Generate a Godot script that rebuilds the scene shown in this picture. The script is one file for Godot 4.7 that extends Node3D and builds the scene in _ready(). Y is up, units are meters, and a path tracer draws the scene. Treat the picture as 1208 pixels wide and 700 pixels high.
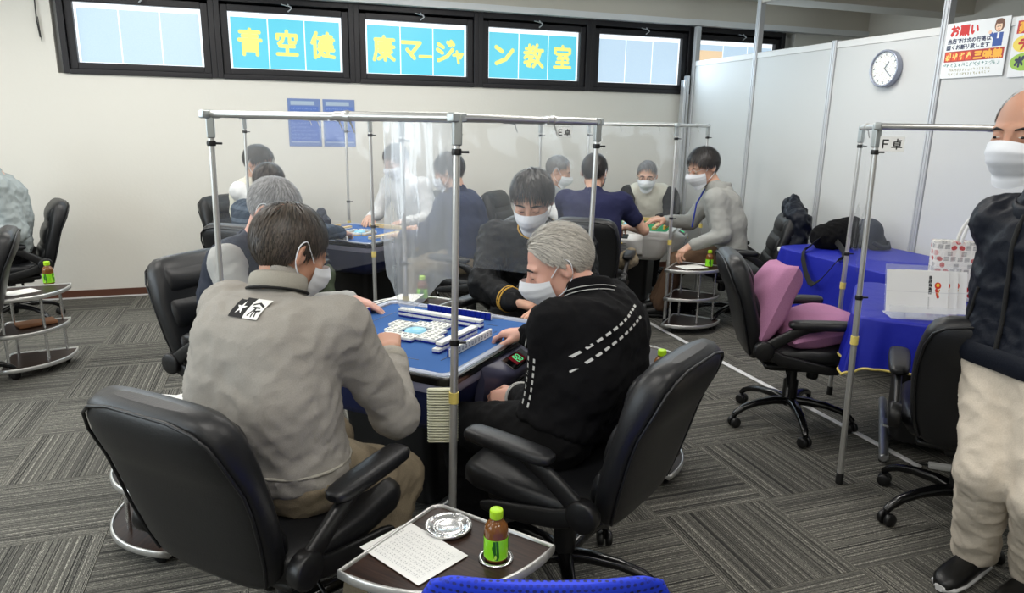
extends Node3D
# A mahjong hall: seated players round automatic tables under clear vinyl screens.

# ---------------------------------------------------------------- mesh builder
class MB:
	var v := PackedVector3Array()
	var u := PackedVector2Array()
	var c := PackedColorArray()
	var i := PackedInt32Array()
	var col := Color(1, 1, 1)
	func pt(p: Vector3, uv := Vector2.ZERO) -> int:
		v.push_back(p); u.push_back(uv); c.push_back(col)
		return v.size() - 1
	func tri(a: int, b: int, d: int) -> void:
		i.push_back(a); i.push_back(b); i.push_back(d)
	func quad(a: int, b: int, d: int, e: int) -> void:
		tri(a, b, d); tri(a, d, e)
	func face(ps: Array) -> void:
		var s := v.size()
		for p in ps: pt(p)
		for k in range(1, ps.size() - 1): tri(s, s + k, s + k + 1)
	# closed rings of equal length, joined; cap as a fan with its own vertices
	func loft(rings: Array, cap0 := true, cap1 := true, closed := true) -> void:
		var n: int = rings[0].size()
		var base := v.size()
		for r in rings.size():
			for k in n: pt(rings[r][k], Vector2(float(k) / n, float(r) / maxf(1, rings.size() - 1)))
		var m := n if closed else n - 1
		for r in range(rings.size() - 1):
			for k in m:
				var k2 := (k + 1) % n
				quad(base + r * n + k, base + (r + 1) * n + k, base + (r + 1) * n + k2, base + r * n + k2)
		if cap0: fan(rings[0], true)
		if cap1: fan(rings[rings.size() - 1], false)
	func fan(ring: PackedVector3Array, rev: bool) -> void:
		var m := Vector3.ZERO
		for p in ring: m += p
		m /= ring.size()
		var s := pt(m)
		for p in ring: pt(p)
		var n := ring.size()
		for k in n:
			var a := s + 1 + k
			var b := s + 1 + (k + 1) % n
			if rev: tri(s, a, b)
			else: tri(s, b, a)
	func tube(pts: Array, r, sides := 8, caps := true) -> void:
		var rings := []
		var n := pts.size()
		var up := Vector3(0.123, 0.97, 0.21)
		var prev := Vector3.ZERO
		for k in n:
			var d: Vector3 = (pts[mini(k + 1, n - 1)] - pts[maxi(k - 1, 0)]).normalized()
			var ax: Vector3
			if k == 0:
				if absf(d.dot(up)) > 0.95: up = Vector3(0.97, 0.1, 0.2)
				ax = d.cross(up).normalized()
			else:
				ax = (prev - d * prev.dot(d)).normalized()
			prev = ax
			var ay := d.cross(ax)
			var rr: float = r[k] if r is Array else r
			var ring := PackedVector3Array()
			for s in sides:
				var a := TAU * s / sides
				ring.push_back(pts[k] + (ax * cos(a) + ay * sin(a)) * rr)
			rings.push_back(ring)
		loft(rings, caps, caps)
	func lathe(profile: Array, xf: Transform3D, seg := 16, cap0 := true, cap1 := true) -> void:
		var rings := []
		for p in profile:
			var ring := PackedVector3Array()
			for s in seg:
				var a := -TAU * s / seg
				ring.push_back(xf * Vector3(cos(a) * p.x, p.y, sin(a) * p.x))
			rings.push_back(ring)
		loft(rings, cap0, cap1)
	# hard edged box with a small chamfer ring
	func box(xf: Transform3D, size: Vector3, ch := 0.0) -> void:
		var hx := size.x / 2; var hy := size.y / 2; var hz := size.z / 2
		if ch <= 0.0:
			var q := []
			for a in [-1, 1]:
				for b in [-1, 1]:
					for d in [-1, 1]: q.push_back(xf * Vector3(a * hx, b * hy, d * hz))
			for f in [[0, 1, 3, 2], [5, 4, 6, 7], [4, 0, 2, 6], [1, 5, 7, 3], [2, 3, 7, 6], [4, 5, 1, 0]]:
				face([q[f[3]], q[f[2]], q[f[1]], q[f[0]]])
			return
		var rings := []
		for lv in [[-hy, ch], [-hy + ch * 0.3, ch * 0.3], [-hy + ch, 0.0], [hy - ch, 0.0], [hy - ch * 0.3, ch * 0.3], [hy, ch]]:
			rings.push_back(rrect(xf, hx - lv[1], hz - lv[1], maxf(ch - lv[1] * 0.6, ch * 0.4), lv[0]))
		loft(rings)
	func rrect(xf: Transform3D, hx: float, hz: float, r: float, y: float, k := 3) -> PackedVector3Array:
		var out := PackedVector3Array()
		r = minf(r, minf(hx, hz))
		for q in 4:
			var cx := (hx - r) * (1.0 if q == 0 or q == 3 else -1.0)
			var cz := (hz - r) * (-1.0 if q < 2 else 1.0)
			for s in k + 1:
				var a := PI / 2 * (q + float(s) / k)
				out.push_back(xf * Vector3(cx + cos(a) * r, y, cz - sin(a) * r))
		return out
	# superellipse ring
	func sring(c0: Vector3, ax: Vector3, ay: Vector3, n := 20, e := 2.0) -> PackedVector3Array:
		var out := PackedVector3Array()
		for s in n:
			var a := TAU * s / n
			var cc := cos(a); var ss := sin(a)
			out.push_back(c0 + ax * signf(cc) * pow(absf(cc), 2.0 / e) + ay * signf(ss) * pow(absf(ss), 2.0 / e))
		return out
	func grid(pts: Array, nu: int, nv: int) -> void:   # pts[v * nu + u]
		var base := v.size()
		for b in nv:
			for a in nu: pt(pts[b * nu + a], Vector2(float(a) / (nu - 1), float(b) / (nv - 1)))
		for b in nv - 1:
			for a in nu - 1:
				var k := base + b * nu + a
				quad(k, k + 1, k + nu + 1, k + nu)
	func prism(poly: PackedVector2Array, xf: Transform3D, y0: float, y1: float) -> void:   # poly in xz
		var a := PackedVector3Array(); var b := PackedVector3Array()
		var pp := poly
		if not Geometry2D.is_polygon_clockwise(pp):
			pp = poly.duplicate(); pp.reverse()
		for p in pp:
			a.push_back(xf * Vector3(p.x, y0, p.y)); b.push_back(xf * Vector3(p.x, y1, p.y))
		var n := a.size()
		for k in n:
			var k2 := (k + 1) % n
			face([a[k], b[k], b[k2], a[k2]])
		var t := Geometry2D.triangulate_polygon(pp)
		for s in 2:
			var base := v.size()
			for p in (b if s == 0 else a): pt(p)
			for k in range(0, t.size(), 3):
				if s == 0: tri(base + t[k], base + t[k + 2], base + t[k + 1])
				else: tri(base + t[k], base + t[k + 1], base + t[k + 2])
	func add(o: MB, xf: Transform3D) -> void:
		var base := v.size()
		var flip := xf.basis.determinant() < 0.0
		for k in o.v.size():
			v.push_back(xf * o.v[k]); u.push_back(o.u[k]); c.push_back(o.c[k])
		for k in range(0, o.i.size(), 3):
			if flip: tri(base + o.i[k], base + o.i[k + 2], base + o.i[k + 1])
			else: tri(base + o.i[k], base + o.i[k + 1], base + o.i[k + 2])
	func normals() -> PackedVector3Array:
		var n := PackedVector3Array()
		n.resize(v.size())
		for k in range(0, i.size(), 3):
			var a := i[k]; var b := i[k + 1]; var d := i[k + 2]
			var f := (v[d] - v[a]).cross(v[b] - v[a])
			n[a] += f; n[b] += f; n[d] += f
		for k in n.size():
			n[k] = n[k].normalized() if n[k].length_squared() > 1e-20 else Vector3.UP
		return n
	func mesh() -> ArrayMesh:
		var arr := []
		arr.resize(Mesh.ARRAY_MAX)
		arr[Mesh.ARRAY_VERTEX] = v
		arr[Mesh.ARRAY_NORMAL] = normals()
		arr[Mesh.ARRAY_TEX_UV] = u
		arr[Mesh.ARRAY_COLOR] = c
		arr[Mesh.ARRAY_INDEX] = i
		var m := ArrayMesh.new()
		m.add_surface_from_arrays(Mesh.PRIMITIVE_TRIANGLES, arr)
		return m

# ---------------------------------------------------------------- distance field, meshed as surface nets
class Field:
	var o: Vector3
	var h: float
	var nx: int
	var ny: int
	var nz: int
	var d := PackedFloat32Array()
	func _init(lo: Vector3, hi: Vector3, step: float):
		o = lo; h = step
		nx = int((hi.x - lo.x) / h) + 2; ny = int((hi.y - lo.y) / h) + 2; nz = int((hi.z - lo.z) / h) + 2
		d.resize(nx * ny * nz); d.fill(1.0)
	func cap(a: Vector3, b: Vector3, ra: float, rb: float, k := 0.02) -> void:
		var m := maxf(ra, rb) + k + h * 2.0
		var x0 := maxi(0, int((minf(a.x, b.x) - m - o.x) / h)); var x1 := mini(nx - 1, int((maxf(a.x, b.x) + m - o.x) / h) + 1)
		var y0 := maxi(0, int((minf(a.y, b.y) - m - o.y) / h)); var y1 := mini(ny - 1, int((maxf(a.y, b.y) + m - o.y) / h) + 1)
		var z0 := maxi(0, int((minf(a.z, b.z) - m - o.z) / h)); var z1 := mini(nz - 1, int((maxf(a.z, b.z) + m - o.z) / h) + 1)
		var ab := b - a
		var il := 1.0 / maxf(ab.length_squared(), 1e-9)
		var dr := rb - ra
		var lim := k + h * 2.5
		for z in range(z0, z1 + 1):
			for y in range(y0, y1 + 1):
				var q := (z * ny + y) * nx
				var p := Vector3(o.x + x0 * h, o.y + y * h, o.z + z * h) - a
				for x in range(x0, x1 + 1):
					var t := clampf(p.dot(ab) * il, 0.0, 1.0)
					var e := (p - ab * t).length() - ra - dr * t
					p.x += h
					if e > lim: continue
					var w := d[q + x]
					var g := k - absf(w - e)
					if g > 0.0: d[q + x] = minf(w, e) - g * g * 0.25 / k
					elif e < w: d[q + x] = e
	func ell(c0: Vector3, bs: Basis, r: Vector3, k := 0.02, cut := false) -> void:
		var mr := maxf(r.x, maxf(r.y, r.z)) + k + h * 2.0
		var x0 := maxi(0, int((c0.x - mr - o.x) / h)); var x1 := mini(nx - 1, int((c0.x + mr - o.x) / h) + 1)
		var y0 := maxi(0, int((c0.y - mr - o.y) / h)); var y1 := mini(ny - 1, int((c0.y + mr - o.y) / h) + 1)
		var z0 := maxi(0, int((c0.z - mr - o.z) / h)); var z1 := mini(nz - 1, int((c0.z + mr - o.z) / h) + 1)
		var ib := bs.inverse()
		var ir := Vector3(1 / r.x, 1 / r.y, 1 / r.z)
		var lim := k + h * 2.5
		for z in range(z0, z1 + 1):
			for y in range(y0, y1 + 1):
				var q := (z * ny + y) * nx
				for x in range(x0, x1 + 1):
					var p := ib * (Vector3(o.x + x * h, o.y + y * h, o.z + z * h) - c0) * ir
					var l := p.length()
					var e := l * (l - 1.0) / maxf((p * ir).length(), 1e-6)
					if e > lim: continue
					var w := d[q + x]
					if cut: e = -e
					var g := k - absf(w - e)
					if cut:
						var mx := maxf(w, e)
						if g > 0.0: mx += g * g * 0.25 / k
						d[q + x] = mx
					elif g > 0.0: d[q + x] = minf(w, e) - g * g * 0.25 / k
					elif e < w: d[q + x] = e
	func cut_below(p0: Vector3, n: Vector3) -> void:      # keep the side the normal points to
		for z in nz:
			for y in ny:
				var q := (z * ny + y) * nx
				for x in nx:
					if d[q + x] > 0.1: continue
					var e := -(Vector3(o.x + x * h, o.y + y * h, o.z + z * h) - p0).dot(n)
					if e > d[q + x]: d[q + x] = e
	func at(p: Vector3) -> float:
		var f := (p - o) / h
		var x := clampi(int(f.x), 0, nx - 2); var y := clampi(int(f.y), 0, ny - 2); var z := clampi(int(f.z), 0, nz - 2)
		var t := Vector3(f.x - x, f.y - y, f.z - z)
		var q := (z * ny + y) * nx + x
		var s := nx * ny
		var a := lerpf(lerpf(d[q], d[q + 1], t.x), lerpf(d[q + nx], d[q + nx + 1], t.x), t.y)
		var b := lerpf(lerpf(d[q + s], d[q + s + 1], t.x), lerpf(d[q + s + nx], d[q + s + nx + 1], t.x), t.y)
		return lerpf(a, b, t.z)
	func hit(p: Vector3, dir: Vector3, most := 0.5) -> Vector3:   # walk to the surface
		var t := 0.0
		while t < most:
			var e := at(p + dir * t)
			if e < 0.0008: return p + dir * t
			t += clampf(e * 0.8, 0.001, 0.02)
		return p
	func mesh(mb: MB) -> void:
		var ids := PackedInt32Array()
		ids.resize(nx * ny * nz); ids.fill(-1)
		var s := nx * ny
		var lim := h * 2.2
		var off := [0, 1, nx, nx + 1, s, s + 1, s + nx, s + nx + 1]
		var pos := [Vector3(0, 0, 0), Vector3(1, 0, 0), Vector3(0, 1, 0), Vector3(1, 1, 0), Vector3(0, 0, 1), Vector3(1, 0, 1), Vector3(0, 1, 1), Vector3(1, 1, 1)]
		var edges := [[0, 1], [2, 3], [4, 5], [6, 7], [0, 2], [1, 3], [4, 6], [5, 7], [0, 4], [1, 5], [2, 6], [3, 7]]
		var found := PackedInt32Array()
		for z in nz - 1:
			for y in ny - 1:
				var q := (z * ny + y) * nx
				for x in nx - 1:
					var k := q + x
					if absf(d[k]) > lim: continue
					var neg := 0
					for e in off:
						if d[k + e] < 0.0: neg += 1
					if neg == 0 or neg == 8: continue
					var acc := Vector3.ZERO
					var cnt := 0
					for e in edges:
						var a := d[k + off[e[0]]]
						var b := d[k + off[e[1]]]
						if (a < 0.0) != (b < 0.0):
							acc += (pos[e[0]] as Vector3).lerp(pos[e[1]], a / (a - b))
							cnt += 1
					ids[k] = mb.pt(o + (Vector3(x, y, z) + acc / cnt) * h)
					found.push_back(k)
		for k in found:
			if d[k] > 1e9: continue
			var neg := d[k] < 0.0
			# edge +x
			if k - nx - s >= 0:
				if neg != (d[k + 1] < 0.0): _q(mb, ids[k], ids[k - nx], ids[k - nx - s], ids[k - s], neg)
			if k - 1 - s >= 0:
				if neg != (d[k + nx] < 0.0): _q(mb, ids[k], ids[k - s], ids[k - s - 1], ids[k - 1], neg)
			if k - 1 - nx >= 0:
				if neg != (d[k + s] < 0.0): _q(mb, ids[k], ids[k - 1], ids[k - 1 - nx], ids[k - nx], neg)
	func _q(mb: MB, a: int, b: int, e: int, f: int, neg: bool) -> void:
		if a < 0 or b < 0 or e < 0 or f < 0: return
		if neg: mb.quad(a, f, e, b)
		else: mb.quad(a, b, e, f)

# ---------------------------------------------------------------- scene helpers
var M := {}
var names := {}

func numbered(called: String) -> String:
	if not names.has(called):
		names[called] = 0
		return called
	names[called] += 1
	return "%s_%03d" % [called, names[called]]

func meta(o: Node3D, label := "", category := "", group := "", kind := "") -> Node3D:
	if label != "": o.set_meta("label", label)
	if category != "": o.set_meta("category", category)
	if group != "": o.set_meta("group", group)
	if kind != "": o.set_meta("kind", kind)
	return o

func thing(called: String, label: String, category: String, at := Vector3.ZERO, turn := 0.0, group := "") -> Node3D:
	var o := Node3D.new()
	o.name = numbered(called)
	add_child(o)
	o.position = at
	o.rotation.y = turn
	meta(o, label, category, group)
	return o

func put(mb: MB, called: String, m: Material, parent: Node, xf := Transform3D.IDENTITY) -> MeshInstance3D:
	return put_mesh(mb.mesh(), called, m, parent, xf)

func put_mesh(mesh: Mesh, called: String, m: Material, parent: Node, xf := Transform3D.IDENTITY) -> MeshInstance3D:
	var o := MeshInstance3D.new()
	o.mesh = mesh
	o.material_override = m
	o.name = called if parent != self else numbered(called)
	o.transform = xf
	parent.add_child(o, true)
	return o

func setting(called: String, mb: MB, m: Material) -> MeshInstance3D:
	var o := put(mb, called, m, self)
	o.set_meta("kind", "structure")
	return o

func copy(o: Node3D, label: String, at: Vector3, turn: float, group := "") -> Node3D:
	var c := o.duplicate()
	c.name = numbered(String(o.name).rstrip("0123456789").rstrip("_"))
	add_child(c)
	c.position = at
	c.rotation.y = turn
	meta(c, label, "", group)
	return c

func T(p := Vector3.ZERO, e := Vector3.ZERO) -> Transform3D:
	return Transform3D(Basis.from_euler(e), p)

func yaw_to(d: Vector2) -> float:     # turn that makes -z look along d (x, z)
	return atan2(-d.x, -d.y)

func mat(called: String, col: Color, rough := 0.7, metal := 0.0, spec := 0.5) -> StandardMaterial3D:
	var m := StandardMaterial3D.new()
	m.resource_name = called
	m.albedo_color = col
	m.roughness = rough
	m.metallic = metal
	m.metallic_specular = spec
	M[called] = m
	return m

func noise_tex(freq: float, seed_: int, normal := false, bump := 4.0, size := 256, kind := FastNoiseLite.TYPE_SIMPLEX_SMOOTH, ramp: Gradient = null) -> NoiseTexture2D:
	var n := FastNoiseLite.new()
	n.seed = seed_; n.frequency = freq; n.noise_type = kind
	var t := NoiseTexture2D.new()
	t.width = size; t.height = size; t.seamless = true
	t.noise = n
	if normal:
		t.as_normal_map = true; t.bump_strength = bump
	if ramp: t.color_ramp = ramp
	return t

func triplanar(m: StandardMaterial3D, scale: float, world := false) -> StandardMaterial3D:
	m.uv1_triplanar = true
	m.uv1_world_triplanar = world
	m.uv1_scale = Vector3(scale, scale, scale)
	return m

func ramp2(a: Color, b: Color, lo := 0.0, hi := 1.0) -> Gradient:
	var g := Gradient.new()
	g.offsets = PackedFloat32Array([lo, hi])
	g.colors = PackedColorArray([a, b])
	return g

func img_tex(im: Image) -> ImageTexture:
	im.generate_mipmaps()
	return ImageTexture.create_from_image(im)

# ---------------------------------------------------------------- lettering: strokes on a 10 x 10 square
var GLYPH := {
	"青": [[1, 1, 9, 1], [2, 2.6, 8, 2.6], [0.5, 4.2, 9.5, 4.2], [5, 0, 5, 4.2], [2.2, 10, 2.2, 5.4, 7.8, 5.4, 7.8, 10], [2.2, 6.9, 7.8, 6.9], [2.2, 8.3, 7.8, 8.3]],
	"空": [[5, 0, 5, 1.5], [1, 3, 1, 1.5, 9, 1.5, 9, 3], [3.5, 2.5, 3, 4, 1.5, 5], [6.2, 2.5, 6.2, 4.4, 8.5, 4.4], [2, 6, 8, 6], [5, 6, 5, 9.3], [0.8, 9.3, 9.2, 9.3]],
	"健": [[2.2, 0, 0.3, 4], [1.5, 2.5, 1.5, 10], [3, 2, 4.6, 2, 3.4, 5, 4.7, 5, 4.3, 7.5, 3, 9.5], [3.2, 6.5, 5, 9, 9.8, 9.7], [5.4, 1.3, 8.8, 1.3, 8.8, 3.9], [5, 2.6, 9.7, 2.6], [5.4, 3.9, 8.8, 3.9], [5.4, 5.3, 9.2, 5.3], [5, 6.8, 9.7, 6.8], [7.1, 0, 7.1, 8.5]],
	"康": [[5, 0, 5, 1.2], [1, 1.2, 9.6, 1.2], [1.4, 1.2, 1.4, 6, 0.4, 9.8], [3, 2.8, 8.2, 2.8, 8.2, 5.6], [2, 4.2, 9.6, 4.2], [3, 5.6, 8.2, 5.6], [5.5, 1.8, 5.5, 9.8], [3, 6.5, 4.2, 7.4], [2.4, 9.4, 4.6, 8.2], [8.5, 6.2, 6.6, 7.4], [6, 7, 9.6, 9.6]],
	"マ": [[0.5, 1.5, 9.5, 1.5, 5, 7], [3, 5, 6.5, 9]],
	"ー": [[0.5, 5, 9.5, 5]],
	"ジ": [[1.5, 1.5, 4, 3], [1, 4.2, 3.5, 5.7], [1.5, 9.5, 6, 7.5, 9, 4], [6.5, 0.5, 7.8, 2], [8.3, 0, 9.6, 1.5]],
	"ャ": [[1, 5, 9, 4, 7.2, 6.5], [4, 2.6, 5.5, 9.6]],
	"ン": [[1, 1.8, 4, 3.6], [1.2, 9, 6, 7, 9.5, 3]],
	"教": [[1, 1.8, 4.6, 1.8], [2.8, 0.2, 2.8, 3.6], [0.3, 3.6, 5.6, 3.6], [4.8, 0.8, 0.4, 6], [2, 5.4, 4.5, 5.4, 3, 7], [3, 6.5, 3, 9.6, 2, 9.4], [0.4, 8, 5.4, 7.2], [6.8, 0, 5.4, 4], [6, 2.4, 9.8, 2.4], [8.8, 2.4, 7.5, 6.5, 5, 9.8], [6, 4.5, 7.5, 7.5, 9.8, 9.8]],
	"室": [[5, 0, 5, 1.3], [1, 3, 1, 1.3, 9, 1.3, 9, 3], [2, 3.6, 8, 3.6], [4.6, 3.6, 2.6, 5.6, 7.6, 5.2], [6.6, 4.4, 8, 5.9], [2, 7.4, 8, 7.4], [5, 6, 5, 9.6], [0.7, 9.6, 9.3, 9.6]],
	"卓": [[5, 0, 5, 3], [5, 1.5, 8.5, 1.5], [2.2, 3, 7.8, 3, 7.8, 6.6, 2.2, 6.6, 2.2, 3], [2.2, 4.8, 7.8, 4.8], [0.5, 8.2, 9.5, 8.2], [5, 6.6, 5, 10]],
	"E": [[8, 0.5, 2, 0.5, 2, 9.5, 8, 9.5], [2, 5, 7, 5]],
	"F": [[8, 0.5, 2, 0.5, 2, 9.5], [2, 5, 7, 5]],
	"お": [[1, 2.5, 6, 2.5], [3.3, 0.4, 3.3, 8, 2, 9.3, 1, 8, 2, 6.6, 5.5, 5, 8, 5.5, 8.6, 7.5, 7, 9.3], [7.2, 1.4, 9.2, 3]],
	"願": [[0.4, 1, 5.6, 1], [1, 1, 1, 5, 0.2, 9.8], [2, 2.2, 5, 2.2, 5, 5, 2, 5, 2, 2.2], [2, 3.6, 5, 3.6], [3.5, 5, 3.5, 9.6], [2.2, 6.8, 1.4, 8.6], [4.8, 6.8, 5.6, 8.6], [6, 1, 9.9, 1], [8, 1, 7.6, 2.6], [6.6, 2.6, 9.4, 2.6, 9.4, 7.8, 6.6, 7.8, 6.6, 2.6], [6.6, 4.3, 9.4, 4.3], [6.6, 6, 9.4, 6], [7.2, 8.2, 6, 9.8], [8.6, 8.2, 9.9, 9.8]],
	"い": [[1.6, 1.8, 1.8, 7, 3, 9, 4, 7.4], [7.4, 2.6, 8.8, 6.6]],
	"三": [[1.5, 1.5, 8.5, 1.5], [2.2, 5, 7.8, 5], [0.6, 9, 9.4, 9]],
	"味": [[0.5, 2, 3.4, 2, 3.4, 7, 0.5, 7, 0.5, 2], [4.6, 2.4, 9.2, 2.4], [4, 4.8, 9.8, 4.8], [6.9, 0, 6.9, 10], [6.7, 5, 4, 9], [7.1, 5, 9.9, 8.8]],
	"線": [[2, 0, 0.6, 2.2, 2.4, 3.4], [3.6, 1.6, 0.6, 5, 3.8, 4.6], [2.2, 5, 2.2, 9.8], [0.8, 6.6, 0.4, 8.6], [3.4, 6.4, 4, 8], [6.8, 0, 6, 1.4], [5, 1.6, 9.2, 1.6, 9.2, 5, 5, 5, 5, 1.6], [5, 3.3, 9.2, 3.3], [7.1, 5, 7.1, 9.8], [4.6, 6.4, 6.6, 6.4, 4.4, 9.4], [9.4, 5.8, 7.4, 7], [7.3, 6.4, 9.9, 9.4]],
	"当": [[5, 0, 5, 3.4], [2, 0.8, 3, 2.6], [8, 0.8, 7, 2.6], [1, 3.8, 8.8, 3.8, 8.8, 9.4, 1, 9.4], [1.4, 6.6, 8.8, 6.6]],
	"店": [[5, 0, 5, 1.4], [1, 1.4, 9.5, 1.4], [1.4, 1.4, 1.2, 6, 0.2, 9.8], [5.2, 2.4, 5.2, 5.6], [5.2, 3.9, 8.8, 3.9], [3, 5.8, 8.6, 5.8, 8.6, 9.6, 3, 9.6, 3, 5.8]],
	"で": [[0.8, 1.8, 9, 1.4, 5, 4, 4.4, 6.6, 5.6, 8.8, 8, 9.4], [7, 3.6, 8, 5], [8.6, 3, 9.6, 4.4]],
	"は": [[1.6, 1, 1.2, 5, 1.8, 9], [4, 3, 9.4, 3], [7, 0.8, 7, 8, 5.6, 9, 4.6, 8, 6, 7, 9.4, 8.8]],
	"次": [[0.8, 2.4, 2.4, 3.8], [0.6, 8.6, 2.8, 6], [5.2, 0.4, 3.8, 4], [4.8, 2, 9.4, 2, 8.6, 4], [6.4, 3.4, 6, 6, 3.4, 9.6], [6.4, 5.6, 9.8, 9.6]],
	"の": [[5, 2, 4.4, 6, 2.6, 8.4, 1, 6.6, 2, 3.6, 5, 1.8, 8.4, 3, 9, 6, 6.4, 9]],
	"行": [[3, 0.4, 0.8, 3], [3.4, 3.4, 0.6, 6.6], [2.2, 5, 2.2, 9.8], [4.4, 1.8, 9.2, 1.8], [3.8, 4.4, 9.8, 4.4], [7.4, 4.4, 7.4, 9.4, 6, 9]],
	"為": [[2, 0.6, 3, 2], [6, 0.2, 4.6, 3, 0.6, 7], [0.8, 2.2, 8, 2.2, 7.4, 4, 4, 4], [7.6, 4, 7, 5.8, 2.8, 5.8], [8.8, 5.8, 8.4, 9.6, 7, 9.2], [2, 7.4, 1.4, 9.4], [4, 7.4, 4.2, 9], [5.8, 7.2, 6.4, 8.8]],
	"固": [[1, 1, 9, 1, 9, 9.4, 1, 9.4, 1, 1], [2.6, 3, 7.4, 3], [5, 1.8, 5, 5], [3, 5, 7, 5, 7, 7.6, 3, 7.6, 3, 5]],
	"く": [[7, 0.8, 2.6, 5, 7.4, 9.4]],
	"断": [[0.8, 1, 0.8, 9, 5, 9], [3, 0.8, 3, 8], [1.4, 4.6, 5, 4.6], [1.6, 2, 2.2, 3.4], [4.6, 2, 3.8, 3.4], [2.8, 5, 1.4, 7], [3.2, 5, 4.8, 7], [9.2, 0.6, 6.2, 1.6, 6.2, 6, 5.4, 9.8], [6.2, 4.2, 9.8, 4.2], [8.2, 4.2, 8.2, 9.8]],
	"り": [[2.4, 1.2, 2.2, 5, 3.4, 5], [7, 0.8, 7.4, 5, 4.4, 9.6]],
	"致": [[0.6, 1, 5, 1], [2.6, 1, 1, 4, 4.4, 3.6], [1, 6, 4.8, 6], [2.8, 4.2, 2.8, 8.6], [0.4, 9, 5, 8], [6.8, 0.2, 5.6, 4], [6.2, 2.4, 9.8, 2.4], [8.8, 2.4, 7.4, 6.4, 5.2, 9.8], [6, 4.6, 7.6, 7.6, 9.8, 9.8]],
	"し": [[3, 0.8, 3, 7, 4.6, 9.2, 8.4, 7]],
	"ま": [[1.4, 2.4, 8.6, 2.4], [1.8, 4.8, 8.2, 4.8], [5, 0.6, 5, 8, 3.4, 9.2, 2.2, 8, 4, 7, 8.4, 9]],
	"す": [[0.6, 2.2, 9.4, 2.2], [5.6, 0.4, 5.6, 5.6, 4, 6.6, 3.2, 5.2, 4.4, 4, 5.6, 5, 5.4, 7.6, 3.4, 9.6]],
	"チ": [[7.6, 0.8, 2, 2], [0.6, 4.4, 9.4, 4.4], [5.2, 1.6, 5, 6, 3, 9.4]],
	"ポ": [[1, 3, 8, 3], [4.6, 0.6, 4.6, 9.4], [2.4, 5, 1, 7.8], [6.8, 5, 8.2, 7.8], [8.6, 0.4, 9.6, 1.2, 8.6, 2, 7.8, 1.2, 8.6, 0.4]],
	"発": [[1, 1, 4.6, 1, 1, 5], [6, 0.4, 9.6, 5], [2.6, 4.6, 7.4, 4.6], [1, 6.6, 9, 6.6], [3.8, 4.6, 3.4, 8, 1, 9.8], [6.2, 4.6, 6.2, 9.4, 9.4, 9.4, 9.4, 8]],
}

func blank(w: int, h: int, col: Color) -> Image:
	var im := Image.create(w, h, false, Image.FORMAT_RGBA8)
	im.fill(col)
	return im

func stroke(im: Image, a: Vector2, b: Vector2, r: float, col: Color) -> void:
	var ab := b - a
	var il := 1.0 / maxf(ab.length_squared(), 1e-6)
	for y in range(maxi(0, int(minf(a.y, b.y) - r - 1)), mini(im.get_height(), int(maxf(a.y, b.y) + r + 2))):
		for x in range(maxi(0, int(minf(a.x, b.x) - r - 1)), mini(im.get_width(), int(maxf(a.x, b.x) + r + 2))):
			var p := Vector2(x + 0.5, y + 0.5) - a
			var e := (p - ab * clampf(p.dot(ab) * il, 0, 1)).length() - r
			if e < 0.5:
				im.set_pixel(x, y, im.get_pixel(x, y).lerp(col, clampf(0.5 - e, 0, 1)))

func glyph(im: Image, ch: String, x: float, y: float, w: float, h: float, r: float, col: Color) -> void:
	for s in GLYPH.get(ch, []):
		for k in range(0, s.size() - 2, 2):
			stroke(im, Vector2(x + s[k] * w / 10, y + s[k + 1] * h / 10), Vector2(x + s[k + 2] * w / 10, y + s[k + 3] * h / 10), r, col)

func write(im: Image, text: String, x: float, y: float, w: float, h: float, step: float, r: float, col: Color) -> void:
	for k in text.length(): glyph(im, text[k], x + k * step, y, w, h, r, col)

func disc(im: Image, c: Vector2, rx: float, ry: float, col: Color) -> void:
	for y in range(maxi(0, int(c.y - ry)), mini(im.get_height(), int(c.y + ry) + 1)):
		for x in range(maxi(0, int(c.x - rx)), mini(im.get_width(), int(c.x + rx) + 1)):
			if pow((x - c.x) / rx, 2) + pow((y - c.y) / ry, 2) <= 1.0: im.set_pixel(x, y, col)

func scribble(im: Image, x: float, y: float, w: float, h: float, col: Color, rng: RandomNumberGenerator) -> void:   # a word too small to read
	var k := x
	while k < x + w:
		var gw := h * rng.randf_range(0.6, 0.9)
		for s in 4:
			stroke(im, Vector2(k + rng.randf() * gw, y + rng.randf() * h), Vector2(k + rng.randf() * gw, y + rng.randf() * h), h * 0.05, col)
		k += h * 1.05

func print_mat(called: String, im: Image, rough := 0.5) -> StandardMaterial3D:
	var m := mat(called, Color(1, 1, 1), rough)
	m.albedo_texture = img_tex(im)
	return m

# a flat sheet whose face looks to +z, width x height, centred
func sheet(w: float, h: float, t := 0.002) -> MB:
	var b := MB.new()
	b.box(T(), Vector3(w, h, t))
	var s := b.v.size()
	var z := t / 2 + 0.0006
	b.pt(Vector3(-w / 2, h / 2, z), Vector2(0, 0)); b.pt(Vector3(w / 2, h / 2, z), Vector2(1, 0))
	b.pt(Vector3(w / 2, -h / 2, z), Vector2(1, 1)); b.pt(Vector3(-w / 2, -h / 2, z), Vector2(0, 1))
	b.quad(s, s + 1, s + 2, s + 3)
	return b

# ---------------------------------------------------------------- light and camera
const WALL_Z := -6.64
const PART_X := 4.1
const CEIL := 2.74

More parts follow.
